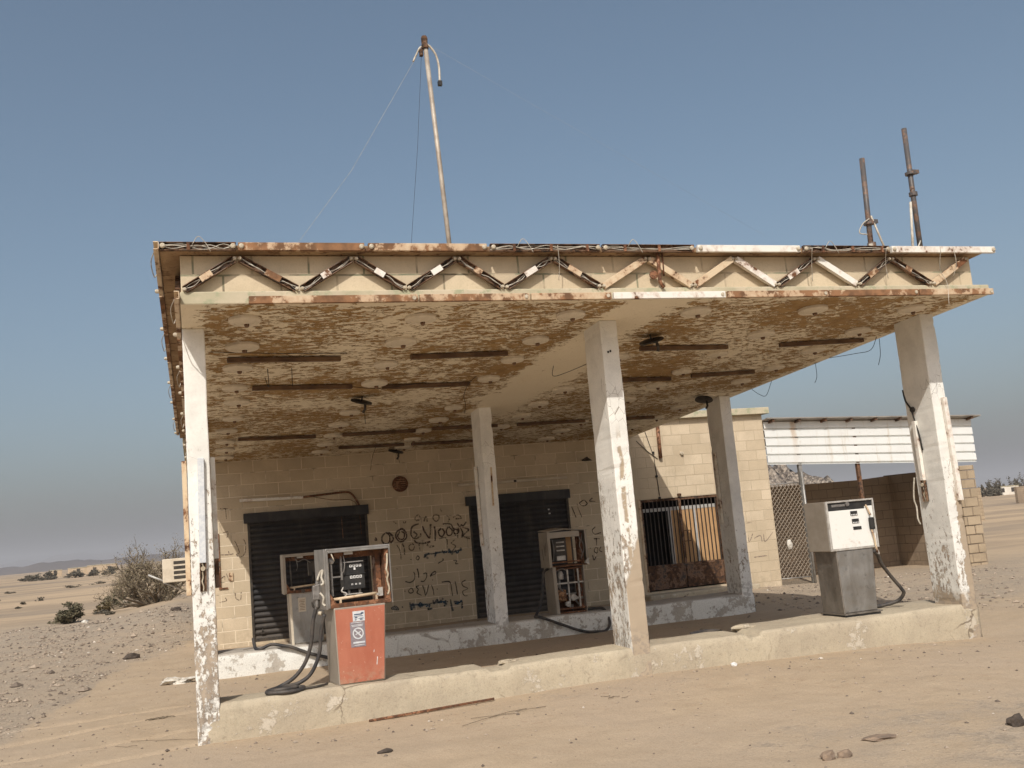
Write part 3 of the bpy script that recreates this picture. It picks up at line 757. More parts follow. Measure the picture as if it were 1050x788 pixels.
# ------------------------------------------------------------------ kerbs (raised pump islands)
def island(name, mat, x0, x1, y0, y1, ztop, zbot, label, cat, seed, notches=(), ramp=None):
    """long concrete kerb with worn edges: rings of a profile along x"""
    mb = MB(); mb.smooth = True; n = int((x1 - x0) / .05)
    prof = [(0, 0), (0, .25), (0, .5), (0, .75), (.0, .90), (.012, .97), (.035, 1.), (.12, 1.), (.3, 1.), (.5, 1.), (.7, 1.), (.88, 1.), (.97, .985), (1., .93), (1., .5), (1., 0)]
    k = len(prof)
    for i in range(n + 1):
        x = x0 + (x1 - x0) * i / n
        back = y1 + .10 * mn.noise(V((x * .9, seed, 3))) + .05 * mn.noise(V((x * 3.1, seed, 5)))
        if ramp and x > ramp[0]: back += ramp[1] * min(1, (x - ramp[0]) / .5)
        drop = 0
        for (a, b, dz, dy) in notches:
            if a < x < b: drop = dz; back -= dy
        for (u, w) in prof:
            y = y0 + (back - y0) * u if u > .05 else y0 + u
            z = zbot + (ztop - drop - zbot) * w
            e = .007 * mn.noise(V((x * 2.3, y * 3, z * 4 + seed))) + .005 * mn.noise(V((x * 9, y * 9, z * 9 + seed)))
            if u < .06: y += e
            if w > .9: z += e * .8 + .02 * mn.noise(V((x * .8, y * 1.5, seed)))
            if .9 <= w <= .985 and u < .1:
                ch = max(0, mn.noise(V((x * 2.7, seed, 9))) - .25); y += .07 * ch; z -= .07 * ch
            mb.v.append((x, y, z))
    for i in range(n):
        for j in range(k - 1):
            a = i * k + j; mb.f.append((a, a + k, a + k + 1, a + 1)); mb.mi.append(0); mb.sm.append(True)
    mb.f.append(tuple(range(k))); mb.f.append(tuple(n * k + j for j in range(k))[::-1]); mb.mi += [0, 0]; mb.sm += [False, False]
    o = mb.build(name, mat)
    return tag(o, label, cat)
island('concrete_kerb', M['kerb_f'], .10, 9.60, 0., .62, .372, -.4, 'long sandy concrete kerb in full sun under the front row of columns', 'kerb', 1.3, ((3.05, 3.28, .035, .12), (6.2, 6.42, .05, .15)), (6.3, .55))
island('concrete_kerb', M['kerb_b'], .10, 9.60, YB, 6.35, .322, -.4, 'whitewashed concrete kerb in the shade under the back row of columns', 'kerb', 7.7)

# ------------------------------------------------------------------ building
WY = 10.31
bld = thing('block_building', (6.6, 13, 0), 'tan concrete block shop with two black roller shutters behind the canopy', 'building')
mb = MB(); T = .22
ops = [(1.06, 3.51, .05, 2.45), (5.72, 8.05, .0, 2.45), (9.80, 11.83, .14, 2.23)]
xs = 0.0
WR, WH = 13.25, 4.06
for (a, b, z0, z1) in ops:
    mb.box(xs, a, WY, WY + T, -.5, WH)
    mb.box(a, b, WY, WY + T, z1, WH); mb.box(a, b, WY, WY + T, -.5, z0); xs = b
mb.box(xs, WR, WY, WY + T, -.5, WH)
mb.cur = 1
mb.box(0, .2, WY + T, 17, -.5, WH); mb.box(WR - .2, WR, WY + T, 17, -.5, WH)
mb.cur = 0; mb.box(.2, WR - .2, 16.8, 17, -.5, WH)
mb.build('wall', [M['wall'], M['wall_side']], bld)
mb = MB(); mb.box(-.12, 13.40, WY - .13, 17.1, WH + .003, WH + .16); mb.build('roof', M['slab_edge'], bld, bevel=.01)
mb = MB(); mb.box(.22, WR - .22, WY + T + .35, WY + T + .4, -.3, 3.9); mb.build('painted_dark_interior', M['void'], bld)  # near-black sheet: darkness of the unlit room put into its colour
def shutter(x0, x1, z0, z1, bz):
    mb = MB(); n = 21; zz_ = []; mb.smooth = True
    N = n * 6
    for i in range(N + 1):
        u = i / N; ph = (u * n) % 1.0
        y = WY + .085 - .055 * math.sin(math.pi * ph) ** .45
        zz_.append((y, z0 + (z1 - z0) * u))
    vs = []; fs = []
    for (y, z) in zz_: vs += [(x0, y, z), (x1, y, z)]
    for i in range(N): fs.append((2 * i, 2 * i + 1, 2 * i + 3, 2 * i + 2))
    mb._add(vs, fs)
    o = mb.build('roller_shutter', M['shutter'], bld)
    mb = MB(); mb.box(x0 - .07, x1 + .02, WY - .09, WY - .002, bz, bz + .20); mb.build('shutter_box', M['shutter'], o, bevel=.008)
    mb = MB(); mb.box(x0 + .001, x0 + .05, WY + .005, WY + .034, z0, z1); mb.box(x1 - .05, x1 - .001, WY + .005, WY + .034, z0, z1); mb.each('guide_rail', M['darkmetal'], o)
    mb = MB(); mb.box(x0 + .03, x1 - .03, WY + .005, WY + .033, z0, z0 + .06); mb.build('bottom_bar', M['darkmetal'], o)
    return o
o = shutter(1.06, 3.51, .05, 2.45, 2.41)
mb = MB(); mb.box(1.22, 1.30, WY - .01, WY + .03, .20, .24); mb.tube([(1.26, WY - .0, .22), (1.26, WY - .02, .30)], .012, 6); mb.build('handle', M['darkmetal'], o)
o = shutter(5.72, 8.05, .0, 2.45, 2.41)
mb = MB(); mb.box(7.55, 7.59, WY + .02, WY + .034, 2.18, 2.21); mb.box(7.56, 7.60, WY + .02, WY + .034, 2.09, 2.12); mb.each('chipped_spot', M['digit'], o)
# gate
gate = MB().box(9.80, 9.85, WY + .02, WY + .07, .14, 2.23).box(11.78, 11.83, WY + .02, WY + .07, .14, 2.23).box(9.85, 11.78, WY + .02, WY + .07, 2.17, 2.23).box(9.85, 11.78, WY + .025, WY + .065, .66, .72).build('gate', M['gate'], bld)
for x0, x1 in ((9.855, 10.795), (10.81, 11.775)):
    MB().box(x0, x1, WY + .03, WY + .05, .17, .655).build('lower_panel', M['gate'], gate, bevel=.004)
mb = MB()
for i in range(19):
    x = 9.93 + i * .101
    mb.box(x - .010, x + .010, WY + .035, WY + .055, .72, 2.17)
mb.build('bars', M['bars'], gate); gate_b = 1
mb = MB(); mb.box(10.77, 10.83, WY - .0, WY + .03, .72, 2.24); mb.lathe((10.80, WY - .02, 2.26), [(0, 0), (.05, 0), (.05, .05), (0, .06)], 10); mb.box(10.83, 11.02, WY + .01, WY + .03, 1.44, 1.46); mb.box(10.83, 11.02, WY + .01, WY + .03, 1.20, 1.22); mb.box(11.0, 11.02, WY + .012, WY + .028, 1.2, 1.46); mb.build('latch', M['gate'], gate)
mb = MB(); mb.box(9.83, 11.81, WY + .105, WY + .14, 1.94, 2.02)
for x in (10.52, 11.16): mb.box(x, x + .075, WY + .10, WY + .14, .2, 1.94)
mb.build('window_frame', M['alu'], gate)
mb = MB(); mb.box(10.595, 11.16, WY + .115, WY + .13, .2, 1.94); mb.box(11.235, 11.81, WY + .115, WY + .13, .2, 1.94); mb.build('board', M['plywood'], gate)
mb = MB(); mb.box(9.745, 9.797, WY - .012, WY - .002, .14, 2.25); mb.build('jamb_strip', M['t_tan'], bld)
mb = MB(); mb.box(9.6, 12.4, WY - .45, WY - .002, -.3, .10); mb.build('door_step', M['kerb_f'], bld, bevel=.03)
# tube lamps, conduit, vent, small fittings
mb = MB(); mb.bar((.93, WY - .002, 2.88), (2.2, WY - .002, 2.855), .06, .07); o = mb.build('wall_lamp', M['t_white'], bld, bevel=.008)
mb = MB(); mb.tube(catmull([(2.2, WY - .04, 2.86), (2.6, WY - .04, 2.88), (3.05, WY - .05, 2.90), (3.18, WY - .08, 2.86), (3.3, WY - .06, 2.7), (3.36, WY - .03, 2.56)], 5), .022, 7); mb.tube(catmull([(2.4, WY - .03, 2.85), (2.8, WY - .02, 2.76), (3.2, WY - .02, 2.72), (3.33, WY - .02, 2.5), (3.36, WY - .02, 2.0)], 5), .006, 5); mb.tube([(2.95, WY - .1, 2.4), (2.96, WY - .1, 1.95)], .006, 5); mb.build('conduit', M['rust'], bld)
mb = MB(); mb.bar((5.5, WY - .002, 2.875), (8.05, WY - .002, 2.875), .055, .06); mb.build('wall_lamp', M['ac'], bld, bevel=.008)
MB().box(6.78, 6.84, WY - .07, WY - .066, 2.85, 2.90).build('lamp_joint', M['darkmetal'], bld)
mb = MB(); mb.lathe((4.25, WY - .002, 2.99), [(.0, 0), (.17, 0), (.17, .035), (.135, .035), (.13, .015), (0, .012)], 26, (0, -1, 0)); o = mb.build('vent', M['rust'], bld)
mb = MB()
for k in range(5): mb.box(4.25 - .12, 4.25 + .12, WY - .03, WY - .02, 2.90 + k * .045, 2.915 + k * .045)
mb.each('vent_louvre', M['rustorange'], o)
MB().box(.66, .74, WY - .03, WY - .002, 1.30, 1.46).build('switch_box', M['t_tan'], bld, bevel=.005)
mb = MB(); mb.box(.46, .50, WY - .03, WY - .002, 1.15, 2.25); mb.box(.50, .63, WY - .028, WY - .004, 1.15, 1.18); mb.each('bracket', M['rust'], bld)
mb = MB(); mb.tube([(10.42, WY - .05, 3.95), (10.41, WY - .05, 3.16)], .045, 10); mb.build('drain_pipe', M['rust'], bld)
mb = MB(); mb.tube(catmull([(9.85, WY - .02, 3.6), (10.1, WY - .02, 3.35), (10.35, WY - .02, 3.15)], 4), .008, 5); mb.tube([(10.1, WY - .015, 3.8), (10.26, WY - .015, 3.2), (10.3, WY - .015, 2.3)], .008, 5)
for z in (3.3, 2.75, 2.25): mb.lathe((10.25 + (3.3 - z) * .04, WY - .005, z), [(0, 0), (.03, 0), (.03, .03), (0, .03)], 8, (0, -1, 0))
mb.each('wall_wire', M['wire_d'], bld)
mb = MB(); mb.lathe((10.98, WY - .002, 3.24), [(0, 0), (.05, 0), (.04, .05), (0, .06)], 9, (0, -1, 0)); mb.build('wall_socket', M['socket'], bld)
mb = MB(); mb.bar((8.48, WY - .002, 3.22), (8.48, WY - .3, 3.26), .03, .03, (0, 0, 1)); mb.lathe((8.48, WY - .3, 3.2), [(.0, .07), (.03, .06), (.11, 0), (.0, .01)], 12); mb.build('lamp_shade', M['darkmetal'], bld)

# graffiti, sprayed on the wall
def strokes(lines, w, mat, dy):
    mb = MB()
    for ln in lines:
        pts = [V((x, WY - dy, z)) for x, z in ln]
        if len(pts) > 2: pts = catmull(pts, 5)
        for i in range(len(pts) - 1):
            a, b = pts[i], pts[i + 1]; t = b - a
            if t.length < 1e-6: continue
            t.normalize(); n = V((t.z, 0, -t.x)) * w * (.5 + .28 * mn.noise(a * 9.))
            e = t * w * .15
            mb.quad(a - n - e, a + n - e, b + n + e, b - n + e)
    # one flat sheet per stroke would overlap itself: step every quad out by a hair
    for i in range(0, len(mb.v)):
        v = mb.v[i]; mb.v[i] = (v[0], v[1] - .00002 * (i // 4), v[2])
    o = mb.build('graffiti', mat, bld)
GA = [[(3.66, 1.9), (3.64, 1.86), (3.67, 1.85), (3.66, 1.88)], [(3.88, 1.99), (3.8, 1.93), (3.78, 1.84), (3.83, 1.76), (3.92, 1.77), (3.95, 1.85), (3.94, 1.95), (3.88, 1.99)], [(3.93, 1.99), (4.01, 1.91), (4.02, 1.83), (3.96, 1.77)], [(4.2, 2.04), (4.11, 1.99), (4.08, 1.89), (4.14, 1.79), (4.23, 1.78), (4.31, 1.86), (4.3, 1.96), (4.23, 2.04), (4.16, 2.02)], [(4.21, 1.99), (4.27, 1.94), (4.24, 1.83), (4.16, 1.83), (4.12, 1.9), (4.17, 1.99)], [(4.59, 2.12), (4.45, 2.07), (4.41, 1.94), (4.43, 1.85), (4.5, 1.81), (4.6, 1.85), (4.62, 1.91)], [(4.47, 1.96), (4.54, 1.89), (4.48, 1.83)], [(4.67, 2.06), (4.71, 1.94), (4.8, 1.8), (4.83, 1.91), (4.85, 2.09)], [(4.93, 2.03), (4.94, 1.9), (4.92, 1.73)], [(5.07, 1.98), (5.01, 1.92), (5.03, 1.83), (5.09, 1.81), (5.14, 1.89), (5.1, 1.97)], [(5.23, 2.0), (5.18, 1.91), (5.21, 1.82), (5.29, 1.83), (5.31, 1.92), (5.25, 2.0)], [(5.43, 1.92), (5.35, 1.94), (5.36, 1.84), (5.45, 1.86), (5.45, 1.95), (5.42, 1.75)], [(5.12, 2.07), (5.28, 2.06), (5.34, 1.95), (5.38, 1.8)], [(5.44, 2.06), (5.48, 1.99), (5.53, 2.02), (5.56, 1.99), (5.64, 2.07)], [(5.5, 1.96), (5.54, 1.85), (5.51, 1.75)], [(5.55, 1.96), (5.68, 1.9), (5.54, 1.78), (5.69, 1.71)], [(4.47, 1.78), (4.52, 1.72), (4.67, 1.7), (4.81, 1.72)]]
GB = [[(4.53, 2.19), (4.52, 2.26), (4.6, 2.3), (4.64, 2.21), (4.54, 2.19)], [(4.71, 2.16), (4.76, 2.26), (4.78, 2.15)], [(4.91, 2.2), (4.93, 2.27), (5.03, 2.27), (5.04, 2.18), (4.97, 2.14), (4.91, 2.2)], [(5.09, 2.41), (5.11, 2.34)], [(5.22, 2.25), (5.27, 2.16), (5.23, 2.11)], [(5.36, 2.19), (5.46, 2.24), (5.54, 2.16), (5.41, 2.16)], [(4.09, 1.71), (4.15, 1.58), (4.16, 1.41)], [(4.2, 1.75), (4.24, 1.64), (4.24, 1.49)], [(4.42, 1.72), (4.35, 1.67), (4.36, 1.59), (4.43, 1.58), (4.46, 1.66), (4.42, 1.72)], [(4.56, 1.72), (4.58, 1.56)], [(4.78, 1.69), (4.74, 1.64), (4.89, 1.62), (4.78, 1.6)], [(5.01, 1.77), (5.17, 1.76), (5.18, 1.55)], [(5.35, 1.71), (5.27, 1.65), (5.36, 1.58), (5.28, 1.48)], [(4.05, 2.21), (4.13, 2.14)], [(4.26, 2.19), (4.28, 2.15), (4.32, 2.19)]]
GC = [[(4.41, 1.12), (4.43, 1.05), (4.4, .95), (4.31, .91), (4.22, .94)], [(4.49, 1.18), (4.51, 1.08), (4.51, .99)], [(4.61, 1.06), (4.68, 1.07), (4.68, .99), (4.62, .91), (4.55, .91)], [(4.76, .99), (4.79, 1.04), (4.87, 1.09), (4.88, 1.04), (4.78, 1.01)], [(4.8, .92), (4.81, .91)], [(4.19, .75), (4.2, .73)], [(4.32, .79), (4.27, .74), (4.3, .69), (4.37, .71), (4.35, .78), (4.32, .79)], [(4.5, .82), (4.44, .81), (4.48, .75), (4.45, .68), (4.54, .62)], [(4.58, .82), (4.61, .71), (4.63, .61), (4.68, .72), (4.71, .82)], [(4.77, .81), (4.8, .71), (4.81, .6)], [(4.88, .72), (4.9, .71)], [(5.0, .85), (5.17, .84), (5.2, .69), (5.21, .54)], [(5.29, .84), (5.31, .7), (5.32, .56)], [(5.52, .84), (5.44, .8), (5.46, .72), (5.56, .66), (5.44, .61), (5.47, .52), (5.54, .51)], [(4.36, 1.39), (4.38, 1.38)], [(4.52, 1.45), (4.48, 1.4), (4.52, 1.36), (4.55, 1.41), (4.52, 1.45)], [(5.06, 1.34), (5.06, 1.3), (4.95, 1.25)], [(5.29, 1.28), (5.36, 1.27), (5.33, 1.21), (5.39, 1.2)], [(4.05, 1.23), (4.07, 1.21)]]
GD = [[(3.88, .42), (3.96, .45), (4.03, .38), (3.89, .41)], [(4.11, .43), (4.12, .41)], [(4.28, .5), (4.31, .34), (4.34, .47), (4.37, .37)], [(4.3, .44), (4.42, .44), (4.54, .42), (4.71, .43), (4.88, .44), (5.1, .43)], [(4.51, .48), (4.47, .42), (4.52, .39), (4.54, .46)], [(4.62, .38), (4.71, .41), (4.66, .32), (4.75, .33)], [(4.78, .49), (4.8, .42), (4.87, .5), (4.9, .43), (5.0, .51)], [(5.06, .46), (5.01, .42), (5.07, .39), (5.01, .35)], [(5.16, .47), (5.17, .34), (5.19, .23)], [(5.23, .42), (5.35, .39), (5.25, .38), (5.33, .36), (5.4, .42), (5.4, .26)],
      [(4.65, 1.4), (4.74, 1.46), (4.83, 1.46), (5.06, 1.48), (5.28, 1.46), (5.49, 1.49)], [(4.77, 1.48), (4.67, 1.45), (4.74, 1.37)], [(4.92, 1.49), (4.89, 1.38)], [(5.06, 1.52), (5.1, 1.43)], [(5.2, 1.53), (5.28, 1.41)], [(5.35, 1.49), (5.39, 1.43), (5.48, 1.53)]]
GF = [[(8.24, 2.27), (8.26, 2.23)], [(8.41, 2.34), (8.31, 2.28), (8.38, 2.21), (8.49, 2.25), (8.43, 2.34)], [(8.63, 2.37), (8.55, 2.31), (8.69, 2.29)], [(8.11, 2.21), (8.19, 1.97)], [(8.25, 2.2), (8.33, 1.96)], [(8.63, 1.72), (8.55, 1.65), (8.6, 1.56), (8.75, 1.58)], [(8.57, 1.46), (8.7, 1.45)], [(8.63, 1.47), (8.62, 1.31)], [(8.45, 1.27), (8.47, 1.25)], [(8.58, 1.26), (8.55, 1.18), (8.61, 1.14), (8.64, 1.24), (8.58, 1.26)], [(8.72, 1.27), (8.68, 1.19), (8.74, 1.15)], [(8.5, 1.1), (8.52, .99), (8.58, 1.06)]]
GG = [[(.97, 2.11), (1.01, 2.0), (.99, 1.83), (.9, 1.75), (.82, 1.81), (.88, 1.84), (.84, 1.99), (.8, 2.08)], [(.59, 2.27), (.68, 2.27), (.65, 2.16)], [(.51, 1.83), (.66, 1.82), (.76, 1.83)], [(.67, 1.89), (.68, 1.84)], [(.5, 1.36), (.57, 1.4), (.58, 1.33)], [(.61, 1.45), (.66, 1.3)], [(.76, 1.07), (.78, .94), (.86, .91), (.88, 1.06)], [(.57, .98), (.59, .92), (.46, .9)], [(.55, 2.75), (.69, 2.74)], [(.65, 2.74), (.66, 2.53)]]
GH = [[(12.49, 1.2), (12.51, 1.05), (12.62, 1.23)], [(12.65, 1.12), (12.82, 1.17), (12.85, 1.02)], [(12.91, 1.2), (12.93, 1.02), (13.17, 1.22)], [(12.59, .68), (12.92, .69)], [(12.49, 1.49), (12.62, 1.5)]]
strokes(GA, .034, M['spray_d'], .003); strokes(GB, .026, M['spray_f'], .008); strokes(GC, .021, M['spray_k'], .003)
strokes(GD, .036, M['spray_b'], .006); strokes(GF, .022, M['spray_d'], .003); strokes(GG, .017, M['spray_f'], .003); strokes(GH, .02, M['spray_c'], .003)

# ------------------------------------------------------------------ fuel pumps
def wire3(mb, pts, r=.008): mb.tube(catmull(pts, 5), r, 6)
def pump(label, loc, rz, kind, zb=0.):
    """one dispenser: local x right, y back, z up from the kerb top; head .73 wide, body narrower"""
    g = 'old fuel pumps on the two kerbs'
    root = thing('fuel_pump', loc, label, 'fuel pump', g, rz)
    P = lambda mb, name, mat, par=root, **k: (mb.each if name in ('support_rail', 'body', 'inner_frame_', 'loose_wire', 'lead', 'scratch', 'counter_wheel', 'scrawl', 'bracket', 'pipework') else mb.build)(name, mat, par, loc=(0, 0, 0), **k)
    W, D, ZB, ZT = .73, .46, .80, 1.42
    # body shell tapers towards the foot
    def ring(z, ins=0.):
        u = z / ZB; x0 = .085 - .01 * u + ins; x1 = .585 + .055 * u - ins
        return x0, x1
    bx0, bx1 = ring(0); tx0, tx1 = ring(ZB)
    if kind != 'gutted':
        mb = MB(); mb.hexa([(bx0, .0, 0), (bx1, .0, 0), (bx1, D, 0), (bx0, D, 0)], [(tx0, .0, ZB), (tx1, .0, ZB), (tx1, D, ZB), (tx0, D, ZB)])
        shell = P(mb, 'body', M['cheek'] if kind != 'white' else M['steel_d'], bevel=.01)
        mb = MB(); e = .012
        mb.hexa([(bx0 + e, -.008, .015), (bx1 - e, -.008, .015), (bx1 - e, -.001, .015), (bx0 + e, -.001, .015)], [(tx0 + e, -.008, ZB - .02), (tx1 - e, -.008, ZB - .02), (tx1 - e, -.001, ZB - .02), (tx0 + e, -.001, ZB - .02)])
        panel = P(mb, 'front_panel', {'red': M['red'], 'white': M['steel'], 'bare': M['steel']}[kind], bevel=.004)
    if kind == 'red':
        mb = MB(); mb.box(.27, .40, -.012, -.0085, .64, .745); st = P(mb, 'label_sheet', M['label_w'], panel)
        mb = MB()
        for (a, b, z, h) in ((.285, .37, .705, .012), (.285, .38, .690, .006), (.29, .32, .672, .012), (.33, .385, .665, .006), (.29, .31, .652, .008), (.345, .375, .652, .008), (.36, .388, .712, .016)): mb.box(a, b, -.0135, -.0122, z, z + h)
        P(mb, 'print', M['ink'], panel)
        mb = MB(); mb.box(.235, .395, -.0115, -.0085, .375, .635); P(mb, 'label_sheet', M['label_g'], panel)
        mb = MB(); cx_, cz_ = .318, .515
        n = 28
        for i in range(n):      # white no-smoking ring and bar
            a, b = 2 * math.pi * i / n, 2 * math.pi * (i + 1) / n
            f = lambda t, r: (cx_ + r * math.cos(t), -.0132, cz_ + r * math.sin(t))
            mb.quad(f(a, .047), f(b, .047), f(b, .060), f(a, .060))
        mb.bar((cx_ - .036, -.0132, cz_ + .036), (cx_ + .036, -.0132, cz_ - .036), .014, .0015)
        mb.bar((cx_ - .03, -.0125, cz_ - .012), (cx_ + .028, -.0125, cz_ + .016), .01, .0004)
        mb.box(.26, .385, -.0132, -.0118, .412, .430)
        for (a, b, z) in ((.25, .36, .625), (.25, .375, .600), (.255, .37, .588), (.27, .38, .392)): mb.box(a, b, -.0125, -.0118, z, z + .006)
        P(mb, 'no_smoking_sign', M['label_w'], panel)
        mb = MB(); mb.bar((.50, -.0095, .17), (.512, -.0095, .25), .008, .001); mb.bar((.475, -.0095, .30), (.48, -.0095, .325), .006, .001); P(mb, 'scratch', M['digit'], panel)
    if kind == 'bare':
        mb = MB(); mb.box(.21, .33, -.012, -.0085, .50, .72); P(mb, 'label_sheet', M['ac'], panel)
        mb = MB()
        for k in range(7): mb.box(.225 + random.uniform(0, .02), .30 + random.uniform(0, .02), -.0135, -.0122, .53 + k * .025, .536 + k * .025)
        P(mb, 'print', M['rust'], panel)
        mb = MB(); mb.hexa([(bx0 - .004, -.012, 0), (bx0 + .035, -.012, 0), (bx0 + .035, -.002, 0), (bx0 - .004, -.002, 0)], [(tx0 - .004, -.012, ZB), (tx0 + .035, -.012, ZB), (tx0 + .035, -.002, ZB), (tx0 - .004, -.002, ZB)]); P(mb, 'edge_strip', M['ac'])
    # head
    if kind in ('red', 'bare'):
        mb = MB(); mb.box(0, .022, 0, D, ZB - .01, ZT); mb.box(.022, .045, 0, .02, ZB, ZT - .003); mb.box(W - .016, W, 0, D, ZB - .01, ZT); mb.box(.023, W - .017, .0, D, ZT - .022, ZT)
        mb.box(.046, W - .017, 0, .02, ZT - .045, ZT - .0225)
        head = P(mb, 'head_frame', M['steel'] if kind == 'red' else M['cheek'], bevel=.004)
        mb = MB(); mb.box(.03, W - .02, .02, D - .02, ZB - .005, ZB + .02); mb.box(.046, W - .02, .002, .018, ZB + .0, ZB + .045)
        mb.box(.05, W - .03, .16, .30, ZT - .11, ZT - .05); mb.box(.60, .655, .16, .30, ZB + .02, ZT - .11)
        mb.hexa([(.655, .02, ZB + .02), (W - .02, .02, ZB + .02), (W - .02, .3, ZB + .02), (.655, .3, ZB + .02)], [(W - .05, .05, ZT - .05), (W - .02, .02, ZT - .05), (W - .02, .3, ZT - .05), (W - .05, .3, ZT - .05)])
        mb.hexa([(.046, .02, ZB + .02), (.13, .02, ZB + .02), (.13, .04, ZB + .02), (.046, .04, ZB + .02)], [(.046, .02, ZB + .16), (.06, .02, ZB + .14), (.06, .04, ZB + .14), (.046, .04, ZB + .16)])
        P(mb, 'inner_frame', M['rust'], head)
        mb = MB(); mb.tube([(.10, .08, ZB + .085), (.60, .10, ZB + .105)], .017, 8); mb.box(.16, .18, .06, .10, ZB + .0, ZB + .09); mb.box(.56, .575, .06, .10, ZB + .0, ZB + .09); P(mb, 'cross_pipe', M['t_tan'], head)
        mb = MB(); mb.box(.235, .33, .06, .08, ZT - .075, ZT - .045); mb.box(.585, .635, .05, .07, ZB + .075, ZB + .165); mb.box(.565, .60, .05, .068, ZB + .085, ZB + .105); P(mb, 'bracket', M['lightmetal'], head)
    if kind == 'red':
        mb = MB(); mb.box(.24, .47, .14, .32, ZB + .17, ZB + .47); mb.box(.225, .485, .13, .14, ZB + .325, ZB + .335); cnt = P(mb, 'counter', M['black'], bevel=.005)
        mb = MB()
        for row, (z, x0, n_, dx, w, h) in enumerate(((ZB + .405, .305, 4, .035, .026, .028), (ZB + .285, .305, 4, .035, .026, .03), (ZB + .215, .315, 3, .042, .02, .016))):
            for k in range(n_):
                x = x0 + k * dx; a = 130
                mb.box(x, x + w, .1365, .1385, z + h * .8, z + h); mb.box(x, x + w, .1365, .1385, z, z + h * .2); mb.box(x, x + w * .3, .1365, .1385, z + h * .2, z + h * .8); mb.box(x + w * .7, x + w, .1365, .1385, z + h * .2, z + h * .8)
        mb.box(.24, .46, .1345, .1385, ZB + .458, ZB + .468); mb.box(.35, .37, .1365, .1385, ZB + .375, ZB + .4)
        P(mb, 'digit', M['digit'], cnt)
        mb = MB(); mb.box(.26, .44, .17, .30, ZB + .115, ZB + .125); mb.tube([(.30, .2, ZB + .12), (.30, .2, ZB + .17)], .015, 6); mb.tube([(.42, .2, ZB + .12), (.42, .2, ZB + .17)], .015, 6); wire3(mb, [(.22, .12, ZB + .2), (.2, .11, ZB + .16), (.25, .1, ZB + .13), (.22, .12, ZB + .09), (.27, .12, ZB + .1)], .009); P(mb, 'counter_bracket', M['lightmetal'])
        mb = MB(); mb.lathe((.095, .10, ZT - .13), [(0, 0), (.034, 0), (.034, .02), (0, .03)], 12, (0, -1, 0)); mb.box(.085, .105, .09, .11, ZB + .12, ZT - .14); mb.box(.10, .2, .10, .112, ZB + .31, ZB + .325); mb.box(.2, .215, .1, .13, ZB + .28, ZT - .09); wire3(mb, [(.235, .1, ZT - .08), (.245, .1, ZT - .17), (.23, .1, ZT - .25), (.2, .11, ZT - .28)], .007); P(mb, 'linkage', M['greymetal'])
        mb = MB(); wire3(mb, [(.70, .02, ZT - .10), (.69, .01, ZT - .2), (.675, .0, ZT - .27), (.69, .0, ZT - .32), (.68, .01, ZT - .38), (.70, .02, ZB + .14), (.68, .02, ZB + .08)], .011); wire3(mb, [(.085, .02, ZT - .05), (.10, .0, ZT - .10), (.115, .02, ZT - .13)], .007); P(mb, 'loose_wire', M['socket'])
        # nozzle hooked on the left cheek and its white leads
        mb = MB(); mb.tube(catmull([(-.075, .12, ZB + .02), (-.075, .12, ZB + .12), (-.07, .12, ZB + .20), (-.055, .12, ZB + .28), (-.02, .12, ZB + .36)], 4), .024, 8); mb.hexa([(-.12, .09, ZB + .10), (-.045, .09, ZB + .10), (-.045, .15, ZB + .10), (-.12, .15, ZB + .10)], [(-.11, .09, ZB + .25), (-.03, .09, ZB + .27), (-.03, .15, ZB + .27), (-.11, .15, ZB + .25)])
        nz = P(mb, 'nozzle', M['greymetal'], bevel=.01)
        mb = MB(); mb.tube(catmull([(-.12, .12, ZB + .09), (-.115, .12, ZB + .04), (-.08, .12, ZB + .01), (-.05, .12, ZB + .03), (-.05, .12, ZB + .1)], 4), .012, 6); P(mb, 'trigger_guard', M['darkmetal'], nz)
        mb = MB(); wire3(mb, [(-.06, .1, ZB + .30), (-.03, .08, ZB + .38), (-.005, .06, ZB + .40), (-.02, .07, ZB + .33), (-.005, .06, ZB + .27), (-.03, .07, ZB + .25)], .013); wire3(mb, [(-.04, .09, ZB + .17), (-.01, .07, ZB + .12), (-.02, .07, ZB + .06), (-.0, .05, ZB + .03)], .012); P(mb, 'lead', M['wire_w'])
        mb = MB(); mb.tube([(-.06, .12, -.02 + ZB - .02), (-.03, .10, ZB - .045)], .022, 8); P(mb, 'hose_end', M['socket'])
    if kind == 'bare':
        mb = MB(); mb.tube([(.14, .2, ZB + .03), (.13, .2, ZT - .06)], .012, 6); wire3(mb, [(.2, .1, ZT - .06), (.25, .1, ZT - .13), (.35, .1, ZT - .10), (.45, .1, ZT - .16)], .007); wire3(mb, [(.22, .1, ZT - .05), (.24, .1, ZT - .2), (.22, .1, ZT - .27)], .006); P(mb, 'loose_wire', M['greymetal'])
        mb = MB(); mb.box(.42, .56, .18, .3, ZB + .25, ZB + .48); mb.tube([(.47, .16, ZB + .1), (.5, .16, ZB + .3)], .02, 6); mb.lathe((.30, .015, ZB + .025), [(0, 0), (.03, 0), (.03, .03), (0, .03)], 10, (0, -1, 0)); P(mb, 'counter', M['darkmetal'])
